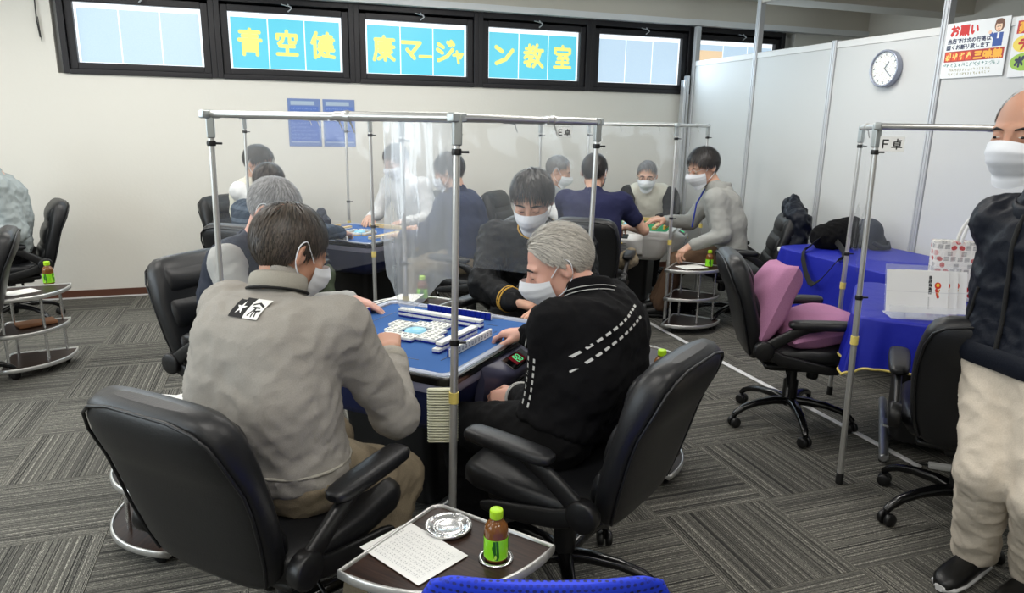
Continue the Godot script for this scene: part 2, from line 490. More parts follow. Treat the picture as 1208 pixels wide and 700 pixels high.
func camera_and_light() -> void:
	var cam := Camera3D.new()
	cam.name = "camera"
	add_child(cam)
	cam.position = Vector3(0, 1.48, 0)
	cam.rotation_degrees = Vector3(-13.62, -18.64, 0.993)
	cam.fov = 45.34
	cam.near = 0.05
	cam.current = true
	var env := Environment.new()
	env.background_mode = Environment.BG_SKY
	var sky := Sky.new()
	var pm := PhysicalSkyMaterial.new()
	sky.sky_material = pm
	env.sky = sky
	env.tonemap_mode = Environment.TONE_MAPPER_LINEAR
	env.tonemap_exposure = 1.0
	env.sdfgi_enabled = true
	env.ssao_enabled = true
	env.ssil_enabled = true
	var we := WorldEnvironment.new()
	we.environment = env
	add_child(we)
	# daylight that comes through the frosted strip windows of the back wall
	for k in 6:
		area("window_daylight", Vector3(-0.935 + 1.122 * k, 2.11, WALL_Z + 0.11), Vector3(0, PI, 0), Vector2(0.92, 0.47), E_WIN, Color(0.86, 0.94, 1.0))
	# daylight of the same kind of strip windows in the street wall to the left of the camera
	for k in 3:
		area("side_daylight", Vector3(-4.25, 1.75, -0.4 - 1.7 * k), Vector3(0, -PI / 2, 0), Vector2(1.4, 1.1), E_SIDE, Color(0.9, 0.96, 1.0))
	# fluorescent panels in the ceiling
	for p in PANELS:
		area("ceiling_light", Vector3(p.x, CEIL - 0.075, p.y), Vector3(-PI / 2, 0, 0), Vector2(1.2, 0.3), E_BACK if p.y < -5.0 else (E_MID if p.y < -2.0 else E_FRONT), Color(1.0, 0.985, 0.96))

const E_WIN := 0.8
const E_SIDE := 3.0
const E_BACK := 2.4
const E_MID := 2.2
const E_FRONT := 1.8
const PANELS := [Vector2(-3.0, -5.3), Vector2(-0.9, -5.3), Vector2(1.2, -5.3), Vector2(-3.0, -3.2), Vector2(-0.9, -3.2), Vector2(1.2, -3.2), Vector2(2.9, -3.9), Vector2(-2.0, -0.9), Vector2(0.1, -0.9), Vector2(2.2, -0.9), Vector2(-0.9, 1.2), Vector2(1.2, 1.2)]

func area(called: String, at: Vector3, turn: Vector3, size: Vector2, energy: float, col: Color) -> void:
	var l := AreaLight3D.new()
	l.name = numbered(called)
	l.area_size = size
	l.light_energy = energy
	l.light_color = col
	l.shadow_enabled = true
	l.set("area_range", 14.0)
	l.set("area_attenuation", 2.0)
	add_child(l)
	l.position = at
	l.rotation = turn

# ---------------------------------------------------------------- materials
func materials() -> void:
	var wall := mat("wall_paint", Color(0.865, 0.858, 0.828), 0.85)
	wall.normal_enabled = true
	wall.normal_texture = noise_tex(0.08, 3, true, 1.5)
	wall.normal_scale = 0.1
	triplanar(wall, 1.4, true)
	mat("ceiling_paint", Color(0.88, 0.87, 0.84), 0.9)
	mat("beam_paint", Color(0.80, 0.77, 0.72), 0.85)
	mat("white_trim", Color(0.86, 0.86, 0.86), 0.5)
	mat("brown_vinyl", Color(0.36, 0.22, 0.16), 0.5)
	mat("window_bronze", Color(0.115, 0.11, 0.125), 0.45, 0.2)
	var leather := mat("leather_black", Color(0.075, 0.078, 0.088), 0.42)
	leather.normal_enabled = true
	leather.normal_texture = noise_tex(0.11, 7, true, 3.0, 256, FastNoiseLite.TYPE_CELLULAR)
	leather.normal_scale = 0.18
	triplanar(leather, 7.0)
	mat("plastic_black", Color(0.06, 0.06, 0.065), 0.4)
	mat("plastic_gloss", Color(0.05, 0.05, 0.055), 0.2)
	mat("rubber", Color(0.045, 0.045, 0.045), 0.7)
	mat("chrome", Color(0.86, 0.86, 0.86), 0.2, 0.9)
	mat("steel", Color(0.82, 0.82, 0.81), 0.32, 0.75)
	mat("aluminium", Color(0.72, 0.73, 0.74), 0.38, 0.9)
	mat("aluminium_pale", Color(0.80, 0.81, 0.82), 0.4, 0.35)
	mat("bracket_metal", Color(0.70, 0.72, 0.72), 0.38, 0.8)
	mat("tape_yellow", Color(0.86, 0.78, 0.42), 0.6)
	var p := mat("partition_panel", Color(0.82, 0.825, 0.82), 0.5)
	p.normal_enabled = true
	p.normal_texture = noise_tex(0.02, 5, true, 1.0)
	p.normal_scale = 0.05
	triplanar(p, 0.8, true)
	mat("white_plastic", Color(0.87, 0.87, 0.86), 0.4)
	mat("paper", Color(0.9, 0.9, 0.88), 0.8)
	mat("cardboard", Color(0.55, 0.38, 0.26), 0.8)
	var vinyl := mat("clear_vinyl", Color(0.92, 0.94, 0.96, 0.07), 0.05)
	vinyl.metallic_specular = 0.3
	var vg := mat("gathered_vinyl", Color(0.90, 0.93, 0.96, 0.32), 0.1)
	vg.transparency = BaseMaterial3D.TRANSPARENCY_ALPHA
	vg.cull_mode = BaseMaterial3D.CULL_DISABLED
	vinyl.transparency = BaseMaterial3D.TRANSPARENCY_ALPHA
	vinyl.cull_mode = BaseMaterial3D.CULL_DISABLED
	var acr := mat("clear_acrylic", Color(0.95, 0.97, 0.98, 0.12), 0.04)
	acr.transparency = BaseMaterial3D.TRANSPARENCY_ALPHA
	var cg := mat("clock_glass", Color(1, 1, 1, 0.03), 0.03, 0.0, 0.25)
	cg.transparency = BaseMaterial3D.TRANSPARENCY_ALPHA
	var wd := mat("dark_wood", Color(1, 1, 1), 0.38, 0.0, 0.35)
	var im := blank(256, 256, Color(0.16, 0.11, 0.09))
	var n := FastNoiseLite.new()
	n.seed = 4; n.frequency = 0.02
	for y in 256:
		for x in 256:
			var g := 0.5 + 0.5 * n.get_noise_2d(x * 0.35, y * 6.0) + 0.25 * n.get_noise_2d(x * 0.8, y * 22.0)
			im.set_pixel(x, y, Color(0.10, 0.066, 0.055).lerp(Color(0.27, 0.19, 0.155), clampf(g, 0, 1)))
	wd.albedo_texture = img_tex(im)
	triplanar(wd, 2.5)
	# felt and table
	var felt := mat("felt_blue", Color(0.19, 0.365, 0.61), 0.95)
	felt.normal_enabled = true
	felt.normal_texture = noise_tex(0.4, 9, true, 2.0)
	felt.normal_scale = 0.3
	triplanar(felt, 6.0)
	mat("felt_green", Color(0.10, 0.52, 0.33), 0.95)
	mat("table_navy", Color(0.10, 0.13, 0.27), 0.35)
	mat("table_dark", Color(0.10, 0.085, 0.10), 0.28)
	mat("table_purple", Color(0.24, 0.24, 0.32), 0.35)
	mat("table_white", Color(0.86, 0.86, 0.85), 0.35)
	mat("tile_white", Color(0.90, 0.90, 0.87), 0.35)
	mat("tile_blue", Color(0.04, 0.12, 0.55), 0.3)
	mat("tile_cream", Color(0.88, 0.76, 0.52), 0.35)
	mat("tile_yellow", Color(0.93, 0.72, 0.22), 0.35)
	mat("tile_ink", Color(0.22, 0.26, 0.27), 0.6)
	mat("screen_dark", Color(0.03, 0.03, 0.035), 0.12)
	mat("foam_strip", Color(0.84, 0.84, 0.74), 0.85)
	var cl := mat("cloth_blue", Color(0.035, 0.10, 0.62), 0.55)
	cl.normal_enabled = true
	cl.normal_texture = noise_tex(0.03, 12, true, 3.0)
	cl.normal_scale = 0.15
	triplanar(cl, 1.5)

# ---------------------------------------------------------------- the room
func carpet_image(seed_: int) -> Array:
	var rng := RandomNumberGenerator.new()
	rng.seed = seed_
	var S := 512
	var im := Image.create(S, S, false, Image.FORMAT_RGB8)
	var hm := Image.create(S, S, false, Image.FORMAT_RGB8)
	var x := 0
	while x < S:
		var kind := rng.randf()
		var w := rng.randi_range(3, 7)
		var base := rng.randf_range(0.27, 0.37)
		if kind < 0.30: base = rng.randf_range(0.11, 0.18); w = rng.randi_range(1, 3)
		elif kind > 0.68: base = rng.randf_range(0.46, 0.58); w = rng.randi_range(1, 3)
		for k in w:
			if x + k >= S: break
			var y := 0
			while y < S:
				var run := rng.randi_range(2, 6)
				var t := base * rng.randf_range(0.72, 1.28)
				if base > 0.44 and rng.randf() < 0.35: t *= 0.62
				for r in run:
					if y + r >= S: break
					im.set_pixel(x + k, y + r, Color(t * 1.08, t * 1.06, t * 0.99))
					var hh := clampf(t * 1.7, 0, 1)
					hm.set_pixel(x + k, y + r, Color(hh, hh, hh))
				y += run
		x += w
	hm.bump_map_to_normal_map(3.0)
	return [im, hm]

func room() -> void:
	# carpet tiles, quarter turned
	var fl := MB.new()
	fl.box(T(Vector3(0.9, -0.06, -2.0)), Vector3(11.0, 0.1, 9.6))
	var floor_ := setting("floor", fl, mat("subfloor", Color(0.13, 0.13, 0.125), 0.9))
	var cm := []
	for k in 3:
		var im := carpet_image(20 + k)
		var m := mat("carpet_%d" % k, Color(1, 1, 1), 0.95)
		m.albedo_texture = img_tex(im[0])
		m.normal_enabled = true
		m.normal_texture = img_tex(im[1])
		m.normal_scale = 0.8
		cm.push_back(m)
	var tb := MB.new()
	tb.box(T(Vector3(0, -0.005, 0)), Vector3(0.4975, 0.01, 0.4975))
	var s := tb.v.size()
	for q in [[-1, -1], [1, -1], [1, 1], [-1, 1]]:
		tb.pt(Vector3(q[0] * 0.24875, 0.0004, q[1] * 0.24875), Vector2(q[0] * 0.5 + 0.5, q[1] * 0.5 + 0.5))
	tb.quad(s, s + 1, s + 2, s + 3)
	var tile := tb.mesh()
	var rng := RandomNumberGenerator.new()
	rng.seed = 5
	for ix in range(-7, 12):
		for iz in range(-13, 2):
			var x := -0.15 + 0.5 * ix + 0.25
			var z := -0.17 + 0.5 * iz + 0.25
			var turn := (0.0 if (ix + iz) % 2 != 0 else PI / 2) + (PI if rng.randf() < 0.5 else 0.0)
			put_mesh(tile, "carpet_tile", cm[rng.randi() % 3], floor_, Transform3D(Basis(Vector3.UP, turn), Vector3(x, 0, z)))
	# back wall with the strip window opening
	var wb := MB.new()
	var x0 := -4.5; var x1 := 6.3
	var wl := -1.54; var wr := 5.37; var y0 := 1.813; var y1 := 2.47
	wb.box(T(Vector3((x0 + x1) / 2, y0 / 2, WALL_Z - 0.1)), Vector3(x1 - x0, y0, 0.2))
	wb.box(T(Vector3((x0 + x1) / 2, (y1 + CEIL) / 2, WALL_Z - 0.1)), Vector3(x1 - x0, CEIL - y1, 0.2))
	wb.box(T(Vector3((x0 + wl) / 2, (y0 + y1) / 2, WALL_Z - 0.1)), Vector3(wl - x0, y1 - y0, 0.2))
	wb.box(T(Vector3((x1 + wr) / 2, (y0 + y1) / 2, WALL_Z - 0.1)), Vector3(x1 - wr, y1 - y0, 0.2))
	setting("wall_back", wb, M.wall_paint)
	var bb := MB.new()
	bb.box(T(Vector3((x0 + x1) / 2, 0.036, WALL_Z + 0.005)), Vector3(x1 - x0, 0.062, 0.01))
	setting("baseboard_back", bb, M.brown_vinyl)
	var bt := MB.new()
	bt.box(T(Vector3((x0 + x1) / 2, 0.004, WALL_Z + 0.012)), Vector3(x1 - x0, 0.012, 0.02))
	setting("trim_1", bt, M.white_trim)
	var so := MB.new()
	so.box(T(Vector3((x0 + x1) / 2, 2.498, WALL_Z + 0.05)), Vector3(x1 - x0, 0.055, 0.10))
	setting("trim_2", so, M.white_trim)
	var bm := MB.new()
	bm.box(T(Vector3((x0 + x1) / 2, 2.635, WALL_Z + 0.04)), Vector3(x1 - x0, 0.22, 0.08))
	setting("trim_3", bm, M.beam_paint)
	var cb := MB.new()
	cb.box(T(Vector3((x0 + x1) / 2, CEIL + 0.05, -2.0)), Vector3(x1 - x0, 0.1, 9.6))
	setting("ceiling", cb, M.ceiling_paint)
	# ceiling beam over the partition and a wall pillar, seen at the top right
	var b2 := MB.new()
	b2.box(T(Vector3(5.2, CEIL - 0.1, -5.45)), Vector3(2.2, 0.2, 0.3))
	setting("trim_4", b2, M.beam_paint)
	var wr_ := MB.new()
	wr_.box(T(Vector3(6.3, CEIL / 2, -2.0)), Vector3(0.1, CEIL, 9.6))
	wr_.box(T(Vector3(6.1, CEIL / 2, -4.2)), Vector3(0.32, CEIL, 0.5))
	setting("wall_right", wr_, M.beam_paint)
	var wl_ := MB.new()
	wl_.box(T(Vector3(-4.45, CEIL / 2, -2.0)), Vector3(0.1, CEIL, 9.6))
	setting("wall_left", wl_, M.wall_paint)
	var wf := MB.new()
	wf.box(T(Vector3((x0 + x1) / 2, CEIL / 2, 2.75)), Vector3(x1 - x0, CEIL, 0.1))
	setting("wall_front", wf, M.wall_paint)
	windows()
	# windows in the street wall on the left, outside the picture: their light shows on the chairs and the clock glass
	for k in 3:
		var g := MB.new()
		g.box(T(Vector3(-4.35, 1.75, -0.4 - 1.7 * k)), Vector3(0.06, 1.1, 1.4), 0.01)
		var o := put(g, "side_window", M.window_glow, self)
		o.name = "window_%d" % (7 + k)
		o.set_meta("kind", "structure")
	for p in PANELS:
		var t := thing("ceiling_light", "recessed white fluorescent ceiling panel above the mahjong tables", "light", Vector3(p.x, CEIL, p.y), 0, "ceiling panels")
		var f := MB.new()
		f.box(T(Vector3(0, -0.025, 0)), Vector3(1.26, 0.05, 0.36), 0.006)
		put(f, "housing", M.white_trim, t)
		var d := MB.new()
		d.box(T(Vector3(0, -0.052, 0)), Vector3(1.2, 0.008, 0.3))
		put(d, "diffuser", M.lamp_glow, t)

func glow(called: String, col: Color, e: float, tex: Texture2D = null) -> StandardMaterial3D:
	var m := mat(called, Color(0.6, 0.6, 0.6) * col, 0.3)
	m.emission_enabled = true
	m.emission = col
	m.emission_energy_multiplier = e
	if tex:
		m.albedo_color = Color(0.5, 0.5, 0.5)
		m.albedo_texture = tex
		m.emission = Color(1, 1, 1)
		m.emission_texture = tex
		m.emission_operator = BaseMaterial3D.EMISSION_OP_MULTIPLY
	return m

func windows() -> void:
	var words := [["", "", ""], ["青", "空", "健"], ["康", "マー", "ジャ"], ["ン", "教", "室"], ["", "", ""], ["", "", ""]]
	var rng := RandomNumberGenerator.new()
	rng.seed = 77
	for k in 6:
		var cx := -0.935 + 1.122 * k
		var w := Node3D.new()
		w.name = "window_%d" % (k + 1)
		add_child(w)
		w.position = Vector3(cx, 2.14, WALL_Z - 0.03)
		w.set_meta("kind", "structure")
		var hw := 0.561
		var fr := MB.new()      # fixed frame
		for sx in [-1, 1]:
			fr.box(T(Vector3(sx * (hw - 0.022), 0, 0.0)), Vector3(0.044, 0.654, 0.10), 0.004)
		fr.box(T(Vector3(0, 0.305, 0.0)), Vector3(1.034, 0.05, 0.10), 0.004)
		fr.box(T(Vector3(0, -0.31, 0.0)), Vector3(1.034, 0.04, 0.10), 0.004)
		put(fr, "frame", M.window_bronze, w)
		var sa := MB.new()
		for sx in [-1, 1]:
			sa.box(T(Vector3(sx * 0.487, -0.015, -0.005)), Vector3(0.056, 0.55, 0.06), 0.005)
		sa.box(T(Vector3(0, 0.238, -0.005)), Vector3(0.918, 0.052, 0.06), 0.005)
		sa.box(T(Vector3(0, -0.265, -0.005)), Vector3(0.918, 0.05, 0.06), 0.005)
		put(sa, "sash", M.window_bronze, w)
		var la := MB.new()
		la.tube([Vector3(0.02, 0.285, 0.06), Vector3(0.05, 0.25, 0.075), Vector3(0.02, 0.225, 0.06)], 0.006, 6)
		la.tube([Vector3(-0.03, 0.28, 0.06), Vector3(0.05, 0.262, 0.075)], 0.005, 6)
		put(la, "catch", M.aluminium, w)
		var pn := MB.new()
		pn.box(T(Vector3(0, -0.015, -0.03)), Vector3(0.93, 0.47, 0.006))
		put(pn, "pane", M.window_glow, w)
		for s in 3:
			var im: Image
			var text: String = words[k][s]
			if text == "":
				im = blank(96, 128, Color(0.78, 0.875, 0.945))
				for y in 128:
					for x in 96: im.set_pixel(x, y, Color(0.78, 0.875, 0.945).lerp(Color(0.70, 0.82, 0.93), rng.randf() * 0.35))
				if k == 5 and s == 0:
					im.fill_rect(Rect2i(0, 18, 96, 110), Color(0.96, 0.85, 0.70))
			else:
				im = blank(192, 256, Color(0.40, 0.82, 0.91))
				var yel := Color(0.97, 0.94, 0.52)
				if text == "マー":
					glyph(im, "マ", 2, 66, 120, 112, 10.5, yel)
					glyph(im, "ー", 110, 110, 78, 90, 8, yel)
				elif text == "ジャ":
					glyph(im, "ジ", 14, 66, 116, 112, 10.5, yel)
					glyph(im, "ャ", 118, 96, 70, 90, 8, yel)
				else:
					glyph(im, text, 34, 60, 126, 126, 9.8 if text != "ン" else 12.0, yel)
			var fm := glow("window_film", Color(1, 1, 1), 1.0, img_tex(im))
			put(sheet(0.288, 0.405), "film_sheet", fm, w, T(Vector3(-0.297 + 0.297 * s, -0.03, -0.024)))

# ---------------------------------------------------------------- swivel chairs
func make_chair() -> Node3D:
	var t := Node3D.new()
	t.name = "office_chair"
	var L: Material = M.leather_black
	var b := MB.new()
	var rings := []
	for a in [[0.385, 0.215, 0.10, 0.012], [0.39, 0.218, 0.16, 0.03], [0.42, 0.226, 0.195, 0.043], [0.48, 0.24, 0.215, 0.05], [0.56, 0.26, 0.228, 0.052], [0.64, 0.283, 0.235, 0.05], [0.70, 0.302, 0.236, 0.05], [0.735, 0.314, 0.234, 0.056], [0.78, 0.33, 0.228, 0.062], [0.83, 0.348, 0.216, 0.06], [0.862, 0.36, 0.198, 0.05], [0.882, 0.368, 0.165, 0.032], [0.888, 0.37, 0.11, 0.012]]:
		rings.push_back(b.sring(Vector3(0, a[0], a[1]), Vector3(a[2], 0, 0), Vector3(0, 0.25 * a[3], -a[3]), 28, 3.2))
	rings.reverse()
	b.loft(rings)
	var back := put(b, "backrest", L, t)
	# front cushion rolls of the back
	var q := MB.new()
	for a in [[0.46, 0.575, 0.205], [0.58, 0.725, 0.205], [0.735, 0.855, 0.19]]:
		var rr := []
		for s in 7:
			var f := s / 6.0
			var y := lerpf(a[0], a[1], f)
			var z := 0.195 + (y - 0.46) * 0.29
			var w := sqrt(maxf(0.0, 1.0 - pow(2.0 * f - 1.0, 2.0)))
			rr.push_back(q.sring(Vector3(0, y, z), Vector3(a[2] * (0.9 + 0.1 * w), 0, 0), Vector3(0, 0, -(0.004 + 0.028 * w)), 20, 3.0))
		rr.reverse()
		q.loft(rr)
	put(q, "back_cushion", L, back)
	var pp := MB.new()
	var path := []
	for a in [[0.41, 0.225, 0.19, 0.03], [0.48, 0.24, 0.213, 0.036], [0.56, 0.26, 0.226, 0.038], [0.64, 0.283, 0.233, 0.036], [0.70, 0.302, 0.234, 0.036], [0.78, 0.33, 0.226, 0.046], [0.83, 0.35, 0.206, 0.045], [0.855, 0.362, 0.17, 0.042], [0.868, 0.37, 0.1, 0.036]]:
		path.push_back(Vector3(a[2] * 0.955, a[0], a[1] + a[3]))
	var other := path.duplicate()
	other.reverse()
	for p in other: path.push_back(Vector3(-p.x, p.y, p.z))
	pp.tube(path, 0.0045, 6)
	put(pp, "piping", L, back)
	var sb := MB.new()
	var sr := []
	for a in [[-0.262, 0.12, 0.015, 0.428], [-0.255, 0.18, 0.035, 0.428], [-0.235, 0.222, 0.05, 0.43], [-0.19, 0.24, 0.058, 0.432], [-0.05, 0.246, 0.056, 0.428], [0.1, 0.236, 0.055, 0.424], [0.19, 0.215, 0.05, 0.42], [0.225, 0.17, 0.035, 0.42], [0.235, 0.1, 0.012, 0.42]]:
		sr.push_back(sb.sring(Vector3(0, a[3], a[0]), Vector3(a[1], 0, 0), Vector3(0, a[2], 0), 24, 3.4))
	sb.loft(sr)
	put(sb, "seat", L, t)
	var um := MB.new()
	um.box(T(Vector3(0, 0.355, 0.0)), Vector3(0.36, 0.03, 0.36), 0.012)
	um.box(T(Vector3(0, 0.325, 0.02)), Vector3(0.16, 0.05, 0.24), 0.015)
	put(um, "seat_plate", M.plastic_black, t)
	var lv := MB.new()
	lv.tube([Vector3(0.06, 0.325, 0.05), Vector3(0.16, 0.30, 0.06), Vector3(0.215, 0.25, 0.07)], 0.006, 6)
	lv.tube([Vector3(0.205, 0.262, 0.068), Vector3(0.23, 0.222, 0.073)], [0.008, 0.011], 6)
	put(lv, "lever", M.plastic_black, t)
	var kn := MB.new()
	kn.lathe([Vector2(0.026, 0.0), Vector2(0.03, 0.01), Vector2(0.03, 0.06), Vector2(0.024, 0.07)], T(Vector3(0, 0.25, -0.1)), 12)
	put(kn, "tension_knob", M.plastic_black, t)
	for sx in [-1.0, 1.0]:
		var arm := Node3D.new()
		arm.name = "armrest"
		t.add_child(arm, true)
		var pd := MB.new()
		var pr := []
		for a in [[-0.185, 0.016, 0.008], [-0.18, 0.03, 0.016], [-0.165, 0.038, 0.021], [-0.1, 0.041, 0.023], [0.02, 0.039, 0.022], [0.085, 0.034, 0.02], [0.105, 0.025, 0.014], [0.11, 0.012, 0.006]]:
			pr.push_back(pd.sring(Vector3(sx * 0.265, 0.60 - 0.02 * (a[0] + 0.185), a[0]), Vector3(a[1], 0, 0), Vector3(0, a[2], 0), 16, 2.8))
		pd.loft(pr)
		put(pd, "arm_pad", L, arm)
		var br := MB.new()
		var wr := []
		for a in [[0.585, -0.06, 0.013], [0.575, 0.03, 0.02], [0.55, 0.085, 0.025], [0.51, 0.145, 0.027], [0.465, 0.205, 0.03]]:
			wr.push_back(br.sring(Vector3(sx * (0.268 - (0.6 - a[0]) * 0.06), a[0], a[1]), Vector3(0.014, 0, 0), Vector3(0, a[2] * 0.8, a[2] * 0.62), 12, 3.0))
		br.loft(wr)
		wr = []
		for a in [[0.455, 0.215, 0.028], [0.415, 0.12, 0.028], [0.39, 0.0, 0.027], [0.375, -0.1, 0.022], [0.37, -0.14, 0.012]]:
			wr.push_back(br.sring(Vector3(sx * 0.253, a[0], a[1]), Vector3(0.013, 0, 0), Vector3(0, a[2], -0.3 * a[2]), 12, 3.0))
		wr.reverse()
		br.loft(wr)
		put(br, "arm_bracket", M.plastic_black, arm)
		var pv := MB.new()
		pv.lathe([Vector2(0.03, -0.02), Vector2(0.046, -0.016), Vector2(0.048, 0.016), Vector2(0.04, 0.022), Vector2(0.015, 0.024)], Transform3D(Basis(Vector3(0, 0, 1), -sx * PI / 2), Vector3(sx * 0.262, 0.46, 0.21)), 16)
		put(pv, "arm_pivot", M.plastic_black, arm)
	var gl := MB.new()
	gl.lathe([Vector2(0.03, 0.10), Vector2(0.036, 0.12), Vector2(0.036, 0.235), Vector2(0.026, 0.24), Vector2(0.024, 0.33)], T(), 14)
	put(gl, "gas_lift", M.plastic_black, t)
	for k in 5:
		var a := TAU * k / 5 + 0.35
		var dr := Vector3(sin(a), 0, cos(a))
		var lg := MB.new()
		var lr := []
		for s in [[0.02, 0.125, 0.028, 0.022], [0.09, 0.13, 0.024, 0.02], [0.18, 0.122, 0.02, 0.017], [0.25, 0.103, 0.018, 0.015], [0.29, 0.08, 0.017, 0.014], [0.31, 0.06, 0.012, 0.012]]:
			lr.push_back(lg.sring(dr * s[0] + Vector3(0, s[1], 0), dr.cross(Vector3.UP) * s[2], (Vector3.UP + dr * (0.6 if s[0] > 0.24 else 0.0)).normalized() * s[3], 10, 2.6))
		lr.reverse()
		lg.loft(lr)
		var leg := put(lg, "base_leg", M.plastic_gloss, t)
		var cs := MB.new()
		var ca := a + 0.8 * sin(k * 2.3)
		var cd := Vector3(sin(ca), 0, cos(ca))
		var side := cd.cross(Vector3.UP)
		var cc := dr * 0.30 + Vector3(0, 0.027, 0)
		for sx in [-1.0, 1.0]:
			cs.lathe([Vector2(0.012, -0.011), Vector2(0.024, -0.01), Vector2(0.027, -0.004), Vector2(0.027, 0.006), Vector2(0.022, 0.011), Vector2(0.006, 0.013)], Transform3D(Basis(Vector3.UP.cross(side), side * sx, Vector3.UP) if false else _frame(side * sx), cc + side * sx * 0.016), 12)
		cs.tube([cc, dr * 0.302 + Vector3(0, 0.075, 0)], 0.008, 6)
		put(cs, "caster", M.plastic_black, leg)
	return t

func _frame(y: Vector3) -> Basis:
	var x := y.cross(Vector3(0.31, 0.2, 0.93)).normalized()
	return Basis(x, y, x.cross(y))

var chair0: Node3D
func chair(label: String, x: float, z: float, face: Vector2, group := "black leather swivel chairs") -> Node3D:
	if chair0 == null: chair0 = make_chair()
	var o := chair0.duplicate()
	o.name = numbered("office_chair")
	add_child(o)
	o.position = Vector3(x, 0, z)
	o.rotation.y = yaw_to(face)
	return meta(o, label, "chair", group)

# ---------------------------------------------------------------- quarter-round trolleys
func make_trolley() -> Node3D:
	var t := Node3D.new()
	t.name = "side_trolley"
	var R := 0.36
	for lv in [[0.475, 1.0, "top_shelf"], [0.26, 0.93, "shelf"], [0.065, 0.98, "shelf"]]:
		var r: float = R * lv[1]
		var poly := PackedVector2Array()
		for s in 5:
			var a := PI + PI / 2 * s / 4.0
			poly.push_back(Vector2(0.03 + 0.03 * cos(a), 0.03 + 0.03 * sin(a)))
		for s in 19:
			var a := PI / 2 * s / 18.0
			var e := 2.35
			poly.push_back(Vector2(r * pow(cos(a) + 1e-6, 2.0 / e), r * pow(sin(a) + 1e-6, 2.0 / e)))
		var b := MB.new()
		b.prism(poly, T(), lv[0] - 0.007, lv[0] + 0.005)
		var sh := put(b, lv[2], M.dark_wood, t)
		var ed := MB.new()
		var rings := []
		var pts := poly.duplicate()
		var n := pts.size()
		for k in n + 1:
			var p: Vector2 = pts[k % n]
			var tg: Vector2 = (pts[(k + 1) % n] - pts[(k + n - 1) % n]).normalized()
			var nn := Vector3(tg.y, 0, -tg.x)
			rings.push_back(ed.sring(Vector3(p.x, lv[0], p.y), nn * 0.006, Vector3(0, 0.0125, 0), 8, 3.0))
		ed.loft(rings, false, false)
		put(ed, "edge_band", M.steel, sh)
	for p in [Vector2(0.05, 0.05), Vector2(0.30, 0.04), Vector2(0.04, 0.30), Vector2(0.225, 0.225)]:
		var b := MB.new()
		b.lathe([Vector2(0.0085, 0.07), Vector2(0.0085, 0.47)], T(Vector3(p.x, 0, p.y)), 10)
		put(b, "post", M.chrome, t)
	for p in [Vector2(0.05, 0.05), Vector2(0.30, 0.06), Vector2(0.06, 0.30)]:
		var b := MB.new()
		b.lathe([Vector2(0.010, -0.012), Vector2(0.024, -0.009), Vector2(0.024, 0.009), Vector2(0.01, 0.012)], Transform3D(Basis(Vector3(0, 0, 1), PI / 2), Vector3(p.x, 0.024, p.y)), 12)
		b.tube([Vector3(p.x, 0.03, p.y), Vector3(p.x, 0.06, p.y)], 0.007, 6)
		put(b, "caster", M.plastic_black, t)
	return t

var trolley0: Node3D
func trolley(label: String, corner: Vector2, open_dir: Vector2) -> Node3D:
	if trolley0 == null: trolley0 = make_trolley()
	var o := trolley0.duplicate()
	o.name = numbered("side_trolley")
	add_child(o)
	o.position = Vector3(corner.x, 0, corner.y)
	o.rotation.y = atan2(1, 1) - atan2(open_dir.y, open_dir.x)
	return meta(o, label, "trolley", "chrome side trolleys")

# ---------------------------------------------------------------- bottles, papers
func bottle(label: String, p: Vector3, s := 1.0) -> Node3D:
	if not M.has("tea"):
		mat("tea", Color(0.46, 0.29, 0.14), 0.12)
		mat("bottle_cap", Color(0.66, 0.84, 0.10), 0.4)
		var im := blank(256, 96, Color(0.56, 0.88, 0.14))
		var rng := RandomNumberGenerator.new()
		rng.seed = 3
		for k in 4:
			for q in 3: stroke(im, Vector2(20 + 64 * k + rng.randf() * 24, 20 + rng.randf() * 20), Vector2(16 + 64 * k + rng.randf() * 30, 50 + rng.randf() * 30), 4, Color(0.10, 0.36, 0.10))
			for q in 5: disc(im, Vector2(10 + 64 * k + rng.randf() * 44, 10 + rng.randf() * 76), 4, 4, Color(0.75, 0.9, 0.35))
		im.fill_rect(Rect2i(0, 0, 256, 6), Color(0.8, 0.9, 0.4))
		print_mat("bottle_print", im, 0.35)
	var t := thing("tea_bottle", label, "bottle", p, 0.4, "green tea bottles")
	t.scale = Vector3(s, s, s)
	var b := MB.new()
	b.lathe([Vector2(0.024, 0.0), Vector2(0.030, 0.006), Vector2(0.031, 0.02), Vector2(0.031, 0.085), Vector2(0.028, 0.098), Vector2(0.020, 0.108), Vector2(0.0145, 0.114), Vector2(0.0145, 0.122)], T(), 20)
	put(b, "body", M.tea, t)
	var l := MB.new()
	l.lathe([Vector2(0.0316, 0.012), Vector2(0.0318, 0.014), Vector2(0.0318, 0.066), Vector2(0.0314, 0.068)], T(), 24, false, false)
	# turn the lathe uv so the print runs round the bottle
	put(l, "label_sleeve", M.bottle_print, t)
	var c := MB.new()
	c.lathe([Vector2(0.0165, 0.118), Vector2(0.0172, 0.12), Vector2(0.0172, 0.137), Vector2(0.0155, 0.1405), Vector2(0.006, 0.141)], T(), 20)
	put(c, "cap", M.bottle_cap, t)
	return t

func paper(called: String, label: String, p: Vector3, turn: float, w: float, h: float, m: Material, bend := 0.0) -> Node3D:
	var b := MB.new()
	var pts := []
	for v in 6:
		for u in 6:
			var x := (u / 5.0 - 0.5) * w
			var z := (v / 5.0 - 0.5) * h
			pts.push_back(Vector3(x, 0.0012 + bend * pow(u / 5.0, 2.0) * (0.4 + 0.6 * v / 5.0), z))
	b.grid(pts, 6, 6)
	for k in 36: pts[k] -= Vector3(0, 0.001, 0)
	var o := put(b, called, m, self, T(p, Vector3(0, turn, 0)))
	return meta(o, label, "paper")

